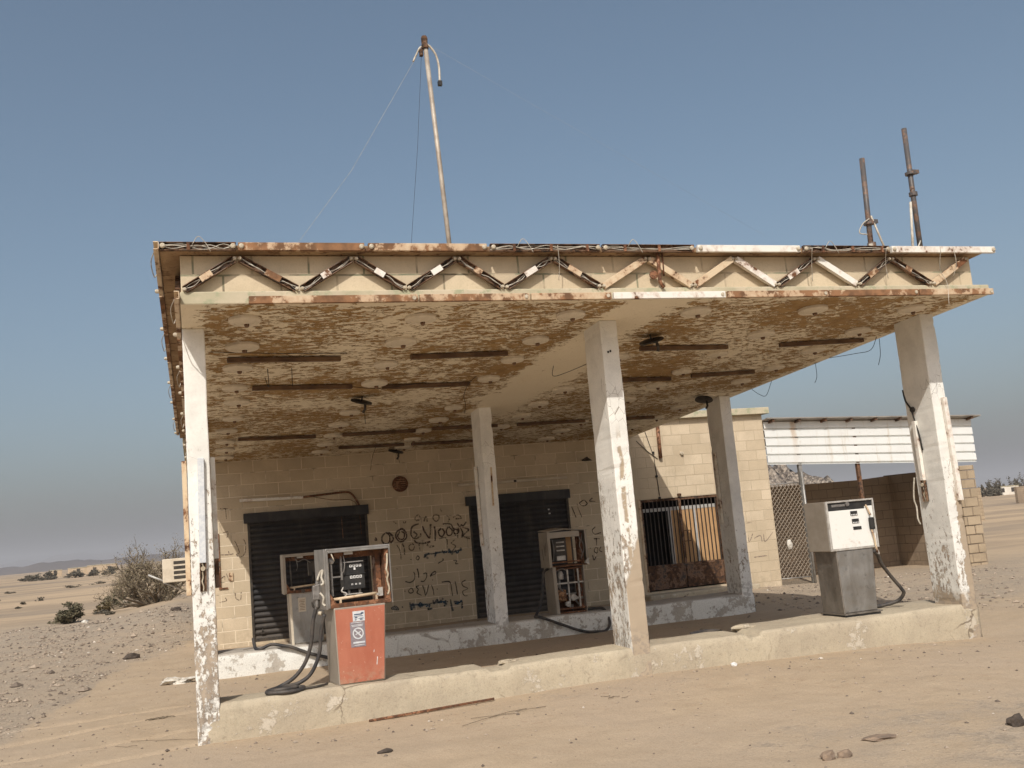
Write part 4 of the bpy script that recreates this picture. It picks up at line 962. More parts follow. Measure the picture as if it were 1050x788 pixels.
    if kind == 'white':
        mb = MB(); mb.box(0, W, .012, D, ZB - .01, ZT); head = P(mb, 'head', M['cheek'], bevel=.006)
        mb = MB(); mb.box(.0, .03, -.02, .011, ZB - .01, ZT); mb.box(W - .02, W, -.02, .011, ZB - .01, ZT); mb.box(.03, W - .02, -.02, .011, ZT - .022, ZT); mb.box(.03, W - .02, -.02, .011, ZB - .01, ZB + .015); P(mb, 'head_frame', M['lightmetal'], head, bevel=.003)
        mb = MB(); mb.box(.031, .59, -.016, .010, ZB + .016, ZT - .125); mb.box(.5905, W - .021, -.006, .010, ZB + .016, ZT - .095); face = P(mb, 'front_face', M['enamel'], bevel=.003)
        mb = MB(); mb.box(.031, W - .021, .002, .0115, ZT - .124, ZT - .023); mb.box(.60, .69, -.003, .0012, ZT - .1, ZT - .03); P(mb, 'opening', M['black'], face)
        mb = MB(); mb.box(.10, .30, -.004, .001, ZT - .075, ZT - .045); mb.lathe((.33, -.0, ZT - .05), [(0, 0), (.03, 0), (.03, .02), (0, .02)], 9, (0, -1, 0)); P(mb, 'bracket', M['greymetal'], face)
        for (x, z, w, h) in ((.355, ZB + .415, .105, .06), (.365, ZB + .315, .105, .06), (.37, ZB + .235, .125, .042)):
            mb = MB(); mb.box(x, x + w, -.022, -.0165, z, z + h); d = P(mb, 'display', M['black'], face, bevel=.002)
            mb = MB()
            for k in range(4): mb.box(x + .008 + k * .024, x + .022 + k * .024, -.0238, -.0222, z + .005, z + .02)
            if h > .05: P(mb, 'digit', M['digit'], face)
        mb = MB(); mb.box(.615, .675, -.065, -.012, ZB + .22, ZB + .375); P(mb, 'handle', M['black'], face, bevel=.012)
        mb = MB(); wire3(mb, [(.60, -.02, ZT - .08), (.62, -.03, ZT - .14), (.64, -.04, ZB + .40)], .012); wire3(mb, [(.63, -.04, ZB + .22), (.655, -.035, ZB + .1), (.665, -.03, ZB + .02), (.68, -.03, ZB - .08)], .013); P(mb, 'lead', M['t_tan'])
        mb = MB()
        for k in range(3): wire3(mb, [(.66, -.02, ZB - .02), (.69, -.03, ZB - .05 - k * .02), (.70, -.03, ZB - .1), (.67, -.02, ZB - .08)], .006)
        P(mb, 'loose_wire', M['lightmetal'])
        mb = MB(); mb.box(-.02 + bx0, bx1 + .04, -.045, D + .02, -.012, .006); P(mb, 'base_plate', M['steel_d'])
        mb = MB(); mb.box(.0 + bx0, bx1 + .02, -.03, D, -.04, -.0125); P(mb, 'base_frame', M['black'])
    if kind == 'gutted':
        mb = MB(); mb.hexa([(bx0 - .03, 0, 0), (bx0 - .01, 0, 0), (bx0 - .01, D, 0), (bx0 - .03, D, 0)], [(tx0 - .03, 0, ZB), (tx0 - .01, 0, ZB), (tx0 - .01, D, ZB), (tx0 - .03, D, ZB)])
        mb.hexa([(bx0 - .01, -.002, 0), (bx0 + .03, -.002, 0), (bx0 + .03, .012, 0), (bx0 - .01, .012, 0)], [(tx0 - .01, -.002, ZB), (tx0 + .03, -.002, ZB), (tx0 + .03, .012, ZB), (tx0 - .01, .012, ZB)])
        mb.box(bx1 + .02, bx1 + .035, 0, D, 0, ZB)
        P(mb, 'body', M['cheek'], bevel=.003)
        mb = MB(); mb.box(bx0, bx1 + .02, .02, D - .02, 0, .03); mb.box(bx0, bx1 + .02, .0, .02, .07, .10); mb.box(bx0, bx1 + .02, D - .03, D - .012, .0, .3); mb.box(.07, .62, .05, D - .05, ZB - .06, ZB - .03); mb.box(bx1 - .03, bx1 + .018, .1, .3, .05, ZB - .07); P(mb, 'inner_frame', M['rust'])
        mb = MB()
        for x in (.31, .50): mb.box(x, x + .025, .03, .05, .1, ZB - .06)
        mb.box(.09, .62, .03, .045, .50, .525); mb.box(.10, .60, .3, .32, .30, .32); P(mb, 'support_rail', M['lightmetal'])
        mb = MB(); mb.lathe((.19, .06, .30), [(0, 0), (.03, 0), (.03, .02), (.075, .02), (.085, -.05), (.085, -.16), (0, -.16)], 16, (0, -1, 0)); mb.box(.10, .29, .1, .28, .21, .40); mb.lathe((.19, .03, .30), [(0, 0), (.03, 0), (.03, .03), (0, .03)], 10, (0, -1, 0)); P(mb, 'pump_motor', M['rustorange'], bevel=.006)
        mb = MB(); mb.lathe((.40, .05, .26), [(0, .02), (.05, .02), (.062, 0), (.062, -.12), (0, -.12)], 16, (0, -1, 0)); mb.tube([(.42, .12, .24), (.60, .12, .24)], .03, 10); mb.tube([(.20, .15, .42), (.20, .15, .60)], .022, 8); mb.lathe((.22, .12, .58), [(0, 0), (.05, 0), (.055, .08), (.03, .14), (0, .14)], 12); mb.lathe((.28, .06, .16), [(0, 0), (.045, 0), (.045, .06), (0, .07)], 12, (0, -1, 0)); P(mb, 'meter', M['lightmetal'])
        mb = MB(); mb.tube(catmull([(.14, .14, .66), (.13, .12, .55), (.17, .1, .45), (.25, .12, .36)], 4), .018, 7); mb.tube([(.40, .14, .14), (.40, .14, .03)], .02, 7); mb.tube(catmull([(.46, .12, .2), (.52, .12, .12), (.56, .14, .04)], 4), .016, 7); wire3(mb, [(.12, .05, .72), (.22, .04, .76), (.3, .04, .73)], .01); wire3(mb, [(.54, .06, .7), (.52, .04, .5), (.56, .05, .35)], .007); P(mb, 'pipework', M['greymetal'])
        # open head with a bent lid
        mb = MB(); mb.box(-.0, .022, 0, D, ZB - .01, ZT - .02); mb.box(.022, .05, .0, .015, ZB, ZT - .02); mb.box(W - .016, W, 0, D, ZB + .05, ZT - .02); mb.box(W - .04, W - .0165, 0, .014, ZB + .02, ZT - .03)
        mb.hexa([(-.005, -.01, ZT - .02), (.33, -.01, ZT + .005), (.33, D, ZT + .03), (-.005, D, ZT + .0)], [(-.005, -.01, ZT - .005), (.33, -.01, ZT + .02), (.33, D, ZT + .045), (-.005, D, ZT + .015)])
        mb.hexa([(.331, -.01, ZT + .005), (W + .005, -.01, ZT - .04), (W + .005, D, ZT - .04), (.331, D, ZT + .03)], [(.331, -.01, ZT + .02), (W + .005, -.01, ZT - .025), (W + .005, D, ZT - .025), (.331, D, ZT + .045)])
        mb.box(.05, .60, .02, .035, ZT - .13, ZT - .03)
        head = P(mb, 'head_frame', M['cheek'], bevel=.003)
        mb = MB(); mb.bar((-.001, .20, ZT - .24), (-.001, .18, ZT - .42), .02, .001, (-1, 0, 0)); mb.bar((-.001, .32, ZT - .30), (-.001, .28, ZT - .5), .016, .001, (-1, 0, 0)); mb.bar((-.001, .12, ZT - .2), (-.001, .13, ZT - .36), .016, .001, (-1, 0, 0)); P(mb, 'scrawl', M['black'], head)
        mb = MB(); mb.box(.03, W - .03, .02, D - .02, ZB - .01, ZB + .015); mb.box(.05, .60, .02, .04, ZB + .06, ZB + .085); mb.box(.62, .68, .1, .3, ZB + .02, ZT - .06); P(mb, 'inner_frame', M['rust'], head)
        mb = MB(); mb.box(.12, .38, .12, .34, ZB + .10, ZB + .46); cnt = P(mb, 'counter', M['darkmetal'], bevel=.006)
        mb = MB(); mb.box(.17, .33, .07, .12, ZB + .10, ZB + .18)
        for z in (ZB + .26, ZB + .33, ZB + .40): mb.box(.19, .34, .105, .12, z, z + .022)
        P(mb, 'counter_wheel', M['lightmetal'], cnt, bevel=.006)
        mb = MB(); mb.box(.44, .53, .28, .29, ZB + .03, ZT - .12); P(mb, 'back_strip', M['plywood'], head)
        mb = MB(); wire3(mb, [(.58, .05, ZT - .08), (.61, .03, ZT - .2), (.59, .03, ZT - .3), (.63, .03, ZT - .42), (.60, .04, ZB + .1)], .009); wire3(mb, [(.66, .05, ZT - .1), (.64, .03, ZT - .22), (.67, .03, ZT - .3), (.65, .03, ZB + .2)], .008); wire3(mb, [(.1, .06, ZT - .14), (.12, .05, ZB + .3), (.09, .05, ZB + .1)], .007); P(mb, 'loose_wire', M['greymetal'])
        mb = MB(); mb.hexa([(.66, -.01, ZB + .02), (.73, -.01, ZB - .01), (.73, .03, ZB - .01), (.66, .03, ZB + .02)], [(.66, -.01, ZB + .05), (.72, -.01, ZB + .11), (.72, .03, ZB + .11), (.66, .03, ZB + .05)]); P(mb, 'bracket', M['lightmetal'])
    return root
def hose(root, pts, r=.021, name='hose'):
    """pts in world coordinates, stored in the pump's own frame"""
    Mi = (Matrix.Translation(root.location) @ Matrix.Rotation(root.rotation_euler.z, 4, 'Z')).inverted()
    mb = MB(); mb.tube(catmull([Mi @ V(p) for p in pts], 8), r, 10); return mb.build(name, M['rubber'], root, loc=(0, 0, 0))
KT, KB = .375, .325
pr = pump('faded red fuel pump with open rusty head and hose coiled at the front kerb', (1.335, .09, KT), R(6), 'red')
hose(pr, [(1.24, .20, 1.20), (1.20, .22, 1.05), (1.17, .24, .83), (1.10, .26, .64), (.98, .28, .50), (.82, .30, .42), (.71, .25, .402), (.70, .10, .40), (.85, .02, .40), (1.02, .05, .40), (1.06, .18, .405), (.95, .27, .41), (.78, .22, .42)])
hose(pr, [(1.32, .18, 1.12), (1.28, .22, .95), (1.25, .24, .72), (1.16, .26, .53), (1.03, .28, .44), (.85, .24, .425), (.72, .14, .42), (.82, .05, .425), (1.0, .09, .43)])
hose(pr, [(1.06, .1, .40), (1.2, .16, .395), (1.32, .28, .395)], .012)
pb = pump('stainless fuel pump with empty see-through head before the left shutter', (1.36, 5.80, KB), 0., 'bare')
hose(pb, [(.85, 5.75, .50), (.87, 5.6, .36), (.95, 5.52, .35), (1.1, 5.50, .40), (1.25, 5.46, .37), (1.42, 5.43, .32), (1.68, 5.41, .20), (1.95, 5.38, .11), (2.2, 5.36, .03)], .026)
pg = pump('gutted fuel pump with exposed machinery before the right shutter', (5.80, 5.60, KB), 0., 'gutted')
hose(pg, [(5.83, 5.80, 1.10), (5.73, 5.76, 1.04), (5.69, 5.72, .84), (5.60, 5.66, .55), (5.46, 5.56, .36), (5.42, 5.47, .35), (5.5, 5.40, .335), (5.8, 5.37, .20), (6.18, 5.35, .04), (6.44, 5.34, .0), (6.62, 5.36, .0), (6.73, 5.43, .12), (6.72, 5.6, .33), (6.6, 5.72, .355), (6.4, 5.75, .35)], .024)
pw = pump('white faced fuel pump on stainless body near the right front column', (7.715, .30, KT + .035), 0., 'white')
hose(pw, [(8.36, .30, 1.16), (8.46, .36, 1.09), (8.54, .42, .98), (8.69, .48, .82), (8.86, .5, .62), (8.90, .52, .55), (8.86, .60, .46), (8.70, .68, .415), (8.55, .72, .405)], .024)

# ------------------------------------------------------------------ carport, yard wall, fence
cp = thing('carport', (16.4, 11.8, 0), 'open shed with white corrugated front panel beside the block shop', 'shed')
mb = MB(); x0, x1 = 13.29, 19.5; n = 5
top = lambda x: 3.87 - (x - x0) * .037; bot = lambda x: 2.83 - (x - x0) * .0512
prof = []      # horizontal ribs
for k in range(5):
    u = k / 5
    prof += [(u, 0.), (u + .012, -.045), (u + .04, -.045), (u + .056, 0.)]
prof += [(1., 0.)]
nx = 14
for i in range(nx + 1):
    x = x0 + (x1 - x0) * i / nx
    for (u, y) in prof: mb.v.append((x, 10.33 - y + .006 * mn.noise(V((x, u * 9, 0))), bot(x) + (top(x) - bot(x)) * u))
k = len(prof)
for i in range(nx):
    for j in range(k - 1):
        a = i * k + j; mb.f.append((a, a + k, a + k + 1, a + 1)); mb.mi.append(0); mb.sm.append(False)
o = mb.build('front_panel', M['corr'], cp); md = o.modifiers.new('thick', 'SOLIDIFY'); md.thickness = .006
mb = MB(); mb.hexa([(13.26, 10.08, 3.925), (19.62, 10.08, 3.69), (19.62, 13.4, 3.25), (13.26, 13.4, 3.5)], [(13.26, 10.08, 3.95), (19.62, 10.08, 3.715), (19.62, 13.4, 3.275), (13.26, 13.4, 3.525)])
mb.build('roof_sheet', M['sheet_grey'], cp)
mb = MB()
for i in range(9):
    x = 13.45 + i * .74; z = 3.92 - (x - 13.26) * .037
    mb.bar((x, 10.12, z - .06), (x, 13.35, z - .49), .06, .08, (0, 0, 1), 0)
mb.each('rafter', M['postm'], cp)
for x, mt in ((14.19, 'galv'), (15.87, 'postm'), (18.62, 'postm')):
    MB().box(x - .04, x + .05, 10.36, 10.44, -.4, top(x) - .04).build('post', M[mt], cp)
yw = thing('yard_wall', (18.3, 12, 0), 'brown block yard wall and end pillar enclosing the shed on the right', 'wall')
mb = MB()
bk = [(13.4, 2.36), (15.8, 2.35), (17.95, 2.35), (18.95, 2.40)]
for (a, za), (b, zb) in zip(bk[:-1], bk[1:]):
    mb.hexa([(a, 13.2, -.6), (b, 13.2, -.6), (b, 13.4, -.6), (a, 13.4, -.6)], [(a, 13.2, za), (b, 13.2, zb), (b, 13.4, zb), (a, 13.4, za)])
mb.build('back_wall', M['yardwall'], yw)
mb = MB(); mb.hexa([(18.95, 10.66, -.6), (19.15, 10.66, -.6), (19.15, 13.4, -.6), (18.95, 13.4, -.6)], [(18.95, 10.66, 2.4), (19.15, 10.66, 2.4), (19.15, 13.4, 2.42), (18.95, 13.4, 2.42)]); mb.build('side_wall', M['yardwall_side'], yw)
mb = MB(); rng = random.Random(4)
for k in range(13):
    z = -.5 + k * .235
    if k % 2: parts = ((18.76, 19.07), (19.076, 19.29))
    else: parts = ((18.75, 19.28),)
    for a, b in parts:
        d = rng.uniform(-.012, .012); mb.box(a + d, b + d, 10.24 + d, 10.65, z + .004, min(z + .229, 2.44))
mb.build('end_pillar', M['pillar'], yw, bevel=.012)
fn = thing('chain_link_fence', (13.9, 10.4, 0), 'rusty chain link fence beside the corner of the block shop', 'fence')
mb = MB(); st = .125; fx0, fx1, fz0_, fz1_ = 13.27, 14.18, .10, 2.34
def clipd(sx):
    c_ = -5
    while c_ < 5:
        pts = []
        for t in (fx0, fx1):
            pts.append((t, c_ + sx * (t - fx0)))
        (xa, za), (xb, zb) = pts
        def at(z): return xa + (z - za) / sx
        cl = lambda p_: p_ if fz0_ <= p_[1] <= fz1_ else ((at(fz0_), fz0_) if p_[1] < fz0_ else (at(fz1_), fz1_))
        pa, pb = cl((xa, za)), cl((xb, zb))
        if fx0 - 1e-6 <= pa[0] <= fx1 + 1e-6 and fx0 - 1e-6 <= pb[0] <= fx1 + 1e-6 and abs(pa[0] - pb[0]) > .01:
            mb.tube([(pa[0], 10.40 + (.004 if sx > 0 else -.004), pa[1]), (pb[0], 10.40 + (.004 if sx > 0 else -.004), pb[1])], .0095, 4, False)
        c_ += st
clipd(1.15); clipd(-1.15)
mb.build('wire_mesh', M['mesh'], fn)
mb = MB(); mb.tube([(fx0, 10.40, fz1_ + .01), (fx1 + .02, 10.40, fz1_ + .01)], .012, 6); mb.tube([(fx0, 10.40, .10), (fx1 + .02, 10.40, .08)], .012, 6); mb.each('fence_rail', M['galv'], fn)
mb = MB(); mb.tube([(fx1 + .0, 10.32, -.2), (fx1 + .0, 10.32, 2.6)], .03, 8); mb.build('post', M['galv'], fn)
def crumple(name, c, r, mat, label, cat, seed, flat=.5, sub=2, group=None, jag=.45):
    bm = bmesh.new(); bmesh.ops.create_icosphere(bm, subdivisions=sub, radius=1)
    for v in bm.verts:
        d = 1 + jag * mn.noise(v.co * 1.6 + V((seed * 3.1, seed, 0))) + jag * .5 * mn.noise(v.co * 4 + V((seed, 0, 0)))
        v.co = V((v.co.x * r[0] * d, v.co.y * r[1] * d, v.co.z * r[2] * d))
    me = bpy.data.meshes.new(name); bm.to_mesh(me); bm.free(); me.materials.append(mat)
    o = bpy.data.objects.new(name, me); COL.objects.link(o); o.location = c
    return tag(o, label, cat, group)
crumple('plastic_bag', (13.62, 10.35, .88), (.07, .03, .11), M['litter'], 'white plastic bag caught on the chain link fence', 'litter', 3)

# air conditioner through the left end wall
ac = thing('air_conditioner', (-.31, 11.4, 1.36), 'beige window air conditioner jutting from the left end of the building', 'air conditioner')
MB().box(-.62, -.003, 11.2, 11.75, 1.36, 1.84).build('casing', M['ac'], ac, bevel=.015)
mb = MB()
for k in range(4): mb.box(-.40, -.04, 11.196, 11.1985, 1.42 + k * .10, 1.485 + k * .10)
mb.build('grille', M['darkmetal'], ac)
mb = MB(); mb.tube([(-.55, 11.3, 1.37), (-.9, 11.3, 1.55)], .02, 6); mb.tube([(-.62, 11.6, 1.37), (-.02, 11.6, 1.05)], .018, 6); mb.each('bracket', M['alu'], ac)

# ------------------------------------------------------------------ mast and pipes on the canopy roof
mt = thing('antenna_mast', (3.83, 3, 4.62), 'tall thin leaning antenna mast with guy wires on the canopy roof', 'mast')
mb = MB(); mb.tube([(3.83, 3, 4.6), (3.73, 3, 7.2), (3.645, 3, 9.22)], .036, 10); pole = mb.build('pole', M['mast'], mt)
mb = MB(); mb.lathe((3.64, 3, 9.12), [(0, 0), (.055, 0), (.058, .04), (.046, .08), (.05, .17), (.04, .2), (0, .2)], 12); mb.box(3.55, 3.60, 2.97, 3.03, 9.0, 9.1); mb.build('mast_head', M['t_dark'], mt)
mb = MB(); mb.tube(catmull([(3.66, 3, 9.2), (3.72, 3, 9.16), (3.80, 3, 9.04), (3.835, 3, 8.85), (3.83, 3, 8.6)], 6), .017, 7); mb.tube(catmull([(3.62, 3, 9.15), (3.56, 3, 9.13), (3.5, 3, 9.02), (3.44, 3, 8.9)], 5), .014, 6); cab = mb.build('cable', M['wire_w'], mt); MB().box(3.80, 3.86, 2.97, 3.03, 8.54, 8.61).build('plug', M['black'], mt)
mb = MB(); mb.tube([(3.46, 3, 8.92), (2.4, 3.0, 7.15), (1.76, 3.0, 6.3), (.6, 3, 4.75)], .0017, 4); mb.tube([(3.69, 3, 9.2), (5.2, 3, 8.36), (9.2, 3, 6.2)], .0008, 4); mb.build('guy_wire', M['wire_w'], mt)
mb = MB(); mb.tube([(3.58, 3, 9.05), (3.41, 3, 7.56), (3.2, 3, 6.03), (3.05, 3, 4.75)], .0024, 4); mb.build('guy_wire', M['wire_d'], mt)
for (xa, za, xb, zb, lab, cz) in ((8.735, 4.8, 8.805, 6.36, 'shorter dark steel pipe standing near the right end of the canopy roof', 5.48), (9.54, 4.8, 9.57, 6.82, 'taller dark steel pipe at the right corner of the canopy roof', 6.2)):
    p = thing('steel_pipe', (xa, 0, za), lab, 'pipe', 'pipes on the canopy roof')
    MB().tube([(xa, 0, za), (xb, 0, zb)], .035, 10).build('pipe', M['pipe'], p)
    mb = MB(); u = (cz - za) / (zb - za); xc = xa + (xb - xa) * u; mb.lathe((xc, 0, cz - .05), [(.0, 0), (.07, 0), (.07, .035), (0, .035)], 10); mb.box(xc + .02, xc + .13, -.03, .03, cz - .03, cz + .02); mb.lathe((xc, 0, cz - .35), [(.0, 0), (.058, 0), (.058, .05), (0, .05)], 10); mb.build('clamp', M['pipe'], p)
    mb = MB()
    if zb < 6.5: mb.tube([(8.80, -.02, 5.55), (9.05, .0, 4.85)], .014, 6); mb.tube([(8.70, -.05, 4.8), (8.71, -.05, 5.15)], .03, 6); mb.tube(catmull([(8.75, -.04, 5.5), (8.62, -.06, 5.42), (8.55, -.06, 5.3), (8.68, -.05, 5.28)], 5), .008, 5)
    else: mb.tube([(9.36, -.03, 4.8), (9.47, -.03, 5.75)], .018, 6); mb.tube(catmull([(9.52, -.05, 5.2), (9.44, -.06, 5.05), (9.5, -.06, 4.9), (9.6, -.05, 5.0)], 5), .01, 5)
    mb.build('stay', M['wire_w'], p)

# ------------------------------------------------------------------ plants
def scrub(name, loc, w, h, nstem, nleaf, label, cat, seed, leafm, group=None, leaf=.05, flat=.5, stemr=.035, spread=1., gap=.0):
    """multi-stemmed thorny scrub: tapering forked stems and many small leaves round the twigs"""
    rg = random.Random(seed); root = thing(name, loc, label, cat, group); mb = MB(); tips = []
    def grow(p, d, L, r, lev):
        n = 3; pts = [p]
        for i in range(n):
            d = (d + V((rg.uniform(-.28, .28), rg.uniform(-.28, .28), rg.uniform(-.12, .16)))).normalized()
            p = p + d * L / n; pts.append(p)
        mb.tube(pts, r, 5 if lev < 2 else 3, False, r * .6)
        if lev >= 2: tips.extend(pts[1:])
        if lev < 4:
            for k in range(rg.choice((2, 3, 3))):
                nd = (d + V((rg.uniform(-1, 1), rg.uniform(-1, 1), rg.uniform(-.35, .6)))).normalized()
                grow(pts[rg.choice((1, 2, 3))], nd, L * rg.uniform(.55, .8), r * .58, lev + 1)
    for k in range(nstem):
        a = rg.uniform(0, 6.28); e = rg.uniform(.25, 1.1) if rg.random() < .75 else rg.uniform(.05, .3)
        d = V((math.cos(a) * math.cos(e) * spread, math.sin(a) * math.cos(e) * spread, math.sin(e))).normalized()
        grow(V((rg.uniform(-.06, .06), rg.uniform(-.06, .06), -.05)), d, .42, .03, 0)
    # fit to size
    xs_ = max(abs(t.x) for t in tips); ys_ = max(abs(t.y) for t in tips); zs_ = max(t.z for t in tips)
    fx, fy, fz = w / 2 / xs_, w / 2 / ys_, h / zs_
    sc = lambda v: (v[0] * fx, v[1] * fy, max(v[2] * fz, -.1))
    mb.v = [sc(v) for v in mb.v]
    mb.build('trunk', M['twig'], root, loc=(0, 0, 0))
    lb = MB()
    for k in range(nleaf):
        t = V(sc(rg.choice(tips))) + V((rg.gauss(0, .05) * w * .5, rg.gauss(0, .05) * w * .5, rg.gauss(0, .04) * h))
        if t.z < .02: continue
        a = V((rg.gauss(0, 1), rg.gauss(0, 1), rg.gauss(0, .6))).normalized(); b = a.orthogonal().normalized(); b.rotate(Matrix.Rotation(rg.uniform(0, 6.28), 3, a))
        L = leaf * rg.uniform(.5, 1.3); ww = L * rg.uniform(.25, .5)
        lb._add([t - a * L, t + b * ww, t + a * L, t - b * ww], [(0, 1, 2, 3)])
    lb.build('crown', leafm, root, loc=(0, 0, 0))
    return root
tx, ty = -1.45, 29.5
scrub('thorn_tree', (tx, ty, gz(tx, ty) - .05), 4.3, 2.6, 19, 9500, 'brown leafless looking thorn tree on the gravel bank left of the canopy', 'tree', 11, M['leaf_t'], leaf=.034)
scrub('desert_bush', (-3.75, 23.5, gz(-3.75, 23.5)), 1.25, .62, 10, 3500, 'small round green bush on the far edge of the gravel left', 'bush', 5, M['leaf_d'], leaf=.05)
scrub('desert_bush', (-3.15, 29, gz(-3.15, 29)), .8, .45, 7, 900, 'pale dry bush just behind the small round green bush', 'bush', 8, M['leaf'], leaf=.05)
scrub('desert_bush', (-3.6, 41, gz(-3.6, 41)), 1.5, .9, 8, 1600, 'dark bush behind the left side of the thorn tree', 'bush', 15, M['leaf_d'], leaf=.08)
k = 0
for (x, y, w, h) in ((-10.7, 61, .42, .2), (-10.5, 66.5, .75, .3), (-12, 100, 1.9, .28), (-10.2, 109, 2.2, .3), (-9.9, 54, .4, .12), (-3.2, 27.6, .55, .16), (-18, 101, 1.6, .25), (-14.5, 75, .6, .2), (-7, 88, .8, .3), (-2.8, 26.3, .4, .14)):
    scrub('low_shrub', (x, y, gz(x, y)), w, h, 5, 350, 'low dark shrub dotted on the pale open plain at left', 'shrub', 30 + k, M['leaf_far'], 'low shrubs on the pale plain', leaf=.05 * max(1, w / 1.2)); k += 1
for (x, y, w, h) in ((-35.5, 237, 5.5, 1.5), (-31.5, 241, 4.5, 1.9), (-26.5, 238, 5, 1.7), (-22.5, 239, 3.2, 1.5), (-19.5, 240, 4.5, 1.9), (-38, 250, 3, 1.3), (-15, 300, 6, 2.4)):
    scrub('far_thicket', (x, y, gz(x, y)), w, h, 8, 900, 'dark thicket on the left horizon by the pale far walls', 'shrub', 60 + k, M['leaf_far'], 'dark thickets on the left horizon', leaf=.26); k += 1
for (x, y, w, h) in ((169.5, 172, 2.2, 2.9), (172.5, 173, 2.6, 2.1), (176, 176, 2.4, 2.4), (178.6, 177, 2.4, 3.0), (186, 184, 4.5, 4.2), (189, 183, 4, 4.4), (193, 184, 5, 5.0), (183, 184, 3.4, 3.9), (174.4, 174, 3.4, 2.0), (197, 184, 5, 5.2)):
    scrub('horizon_tree', (x, y, gz(x, y)), w, h, 7, 1000, 'small dark tree in the row on the right horizon by the white house', 'tree', 60 + k, M['leaf_far'], 'tree row on the right horizon', leaf=.22); k += 1

# ------------------------------------------------------------------ far buildings and walls
def house(name, c, w, d, h, rz, mat, label, win=2, flat=True):
    z = gz(c[0], c[1]); r = thing(name, (c[0], c[1], z - .2), label, 'house' if win else 'wall', None, rz)
    MB().box(-w / 2, w / 2, -d / 2, d / 2, -.3, h + .2).build('wall', mat, r, loc=(0, 0, 0))
    MB().box(-w / 2 - .1, w / 2 + .1, -d / 2 - .1, d / 2 + .1, h + .205, h + .35).build('roof', M['slab_edge'], r, loc=(0, 0, 0))
    for i in range(win):
        x = -w / 2 + w * (i + .5) / win
        MB().box(x - .45, x + .45, -d / 2 - .02, -d / 2 + .05, .9, 1.9).build('window', M['darkmetal'], r, loc=(0, 0, 0))
    return r
house('far_house', (181.5, 177), 4.6, 4, 2.0, R(-45), M['housew'], 'small white house among dark trees on the right horizon', 2)
house('far_house', (-36.4, 287), 3.2, 3, 1.6, R(6), M['houset'], 'leftmost tan hut on the left horizon beside a dark doorway', 1)
house('far_house', (-30.8, 288), 5.2, 3, 1.9, R(6), M['houset'], 'middle one of three tan huts on the left horizon', 1)
house('far_house', (-24.8, 288), 7.5, 3, 2.2, R(6), M['houset'], 'widest tan hut on the left horizon nearest the thorn tree', 2)
bw = MB().box(90.9, 99, 82.0, 82.4, -.6, gz(91, 82) + 1.95).build('block_wall', M['yardwall']); tag(bw, 'brown block wall cut off by the right edge of the picture', 'wall')
bw = MB().box(50.2, 50.88, 44.3, 44.8, -.6, 1.86).build('block_pier', M['pillar']); tag(bw, 'short tan block pier just right of the end pillar', 'pier')

# ------------------------------------------------------------------ hills
def ridge(name, x0, x1, y, prof, depth, mat, n=160, seed=1., rugged=.35):
    mb = MB(); mb.smooth = True; m_ = 14
    for j in range(m_ + 1):
        v = j / m_
        for i in range(n + 1):
            x = x0 + (x1 - x0) * i / n; u = i / n
            e = min(1, u / .06, (1 - u) / .06) if True else 1
            hgt = np.interp(x, [p[0] for p in prof], [p[1] for p in prof])
            sh = math.sin(math.pi * v) ** .8
            nn = 1 + rugged * mn.noise(V((x * 7 / (x1 - x0) * 3, v * 3, seed))) + .22 * mn.noise(V((x * 40 / (x1 - x0), v * 8, seed)))
            mb.v.append((x, y + depth * (v - .5), -3 + (hgt + 3) * sh * nn * e))
    for j in range(m_):
        for i in range(n):
            a = j * (n + 1) + i; mb.f.append((a, a + 1, a + n + 2, a + n + 1)); mb.mi.append(0); mb.sm.append(True)
    return tag(mb.build(name, mat), kind='structure')
ridge('hills', -3000, 1800, 8600, [(-3000, 85), (-1400, 72), (-1300, 100), (-1180, 56), (-1060, 84), (-860, 112), (-760, 86), (-600, 82), (-300, 58), (200, 36), (1000, 30), (1800, 24)], 1800, M['hill'], 300, 2.)
ridge('hills', -560, 260, 1650, [(-560, 5), (-240, 10), (-150, 12), (-60, 9), (60, 6), (260, 3)], 500, M['hill'], 160, 5.)
ridge('hill', 62, 104, 123, [(62, 6.6), (74, 7.4), (84, 7.3), (88, 6.6), (92, 5.2), (104, 2)], 26, M['rubble'], 110, 8., .10)

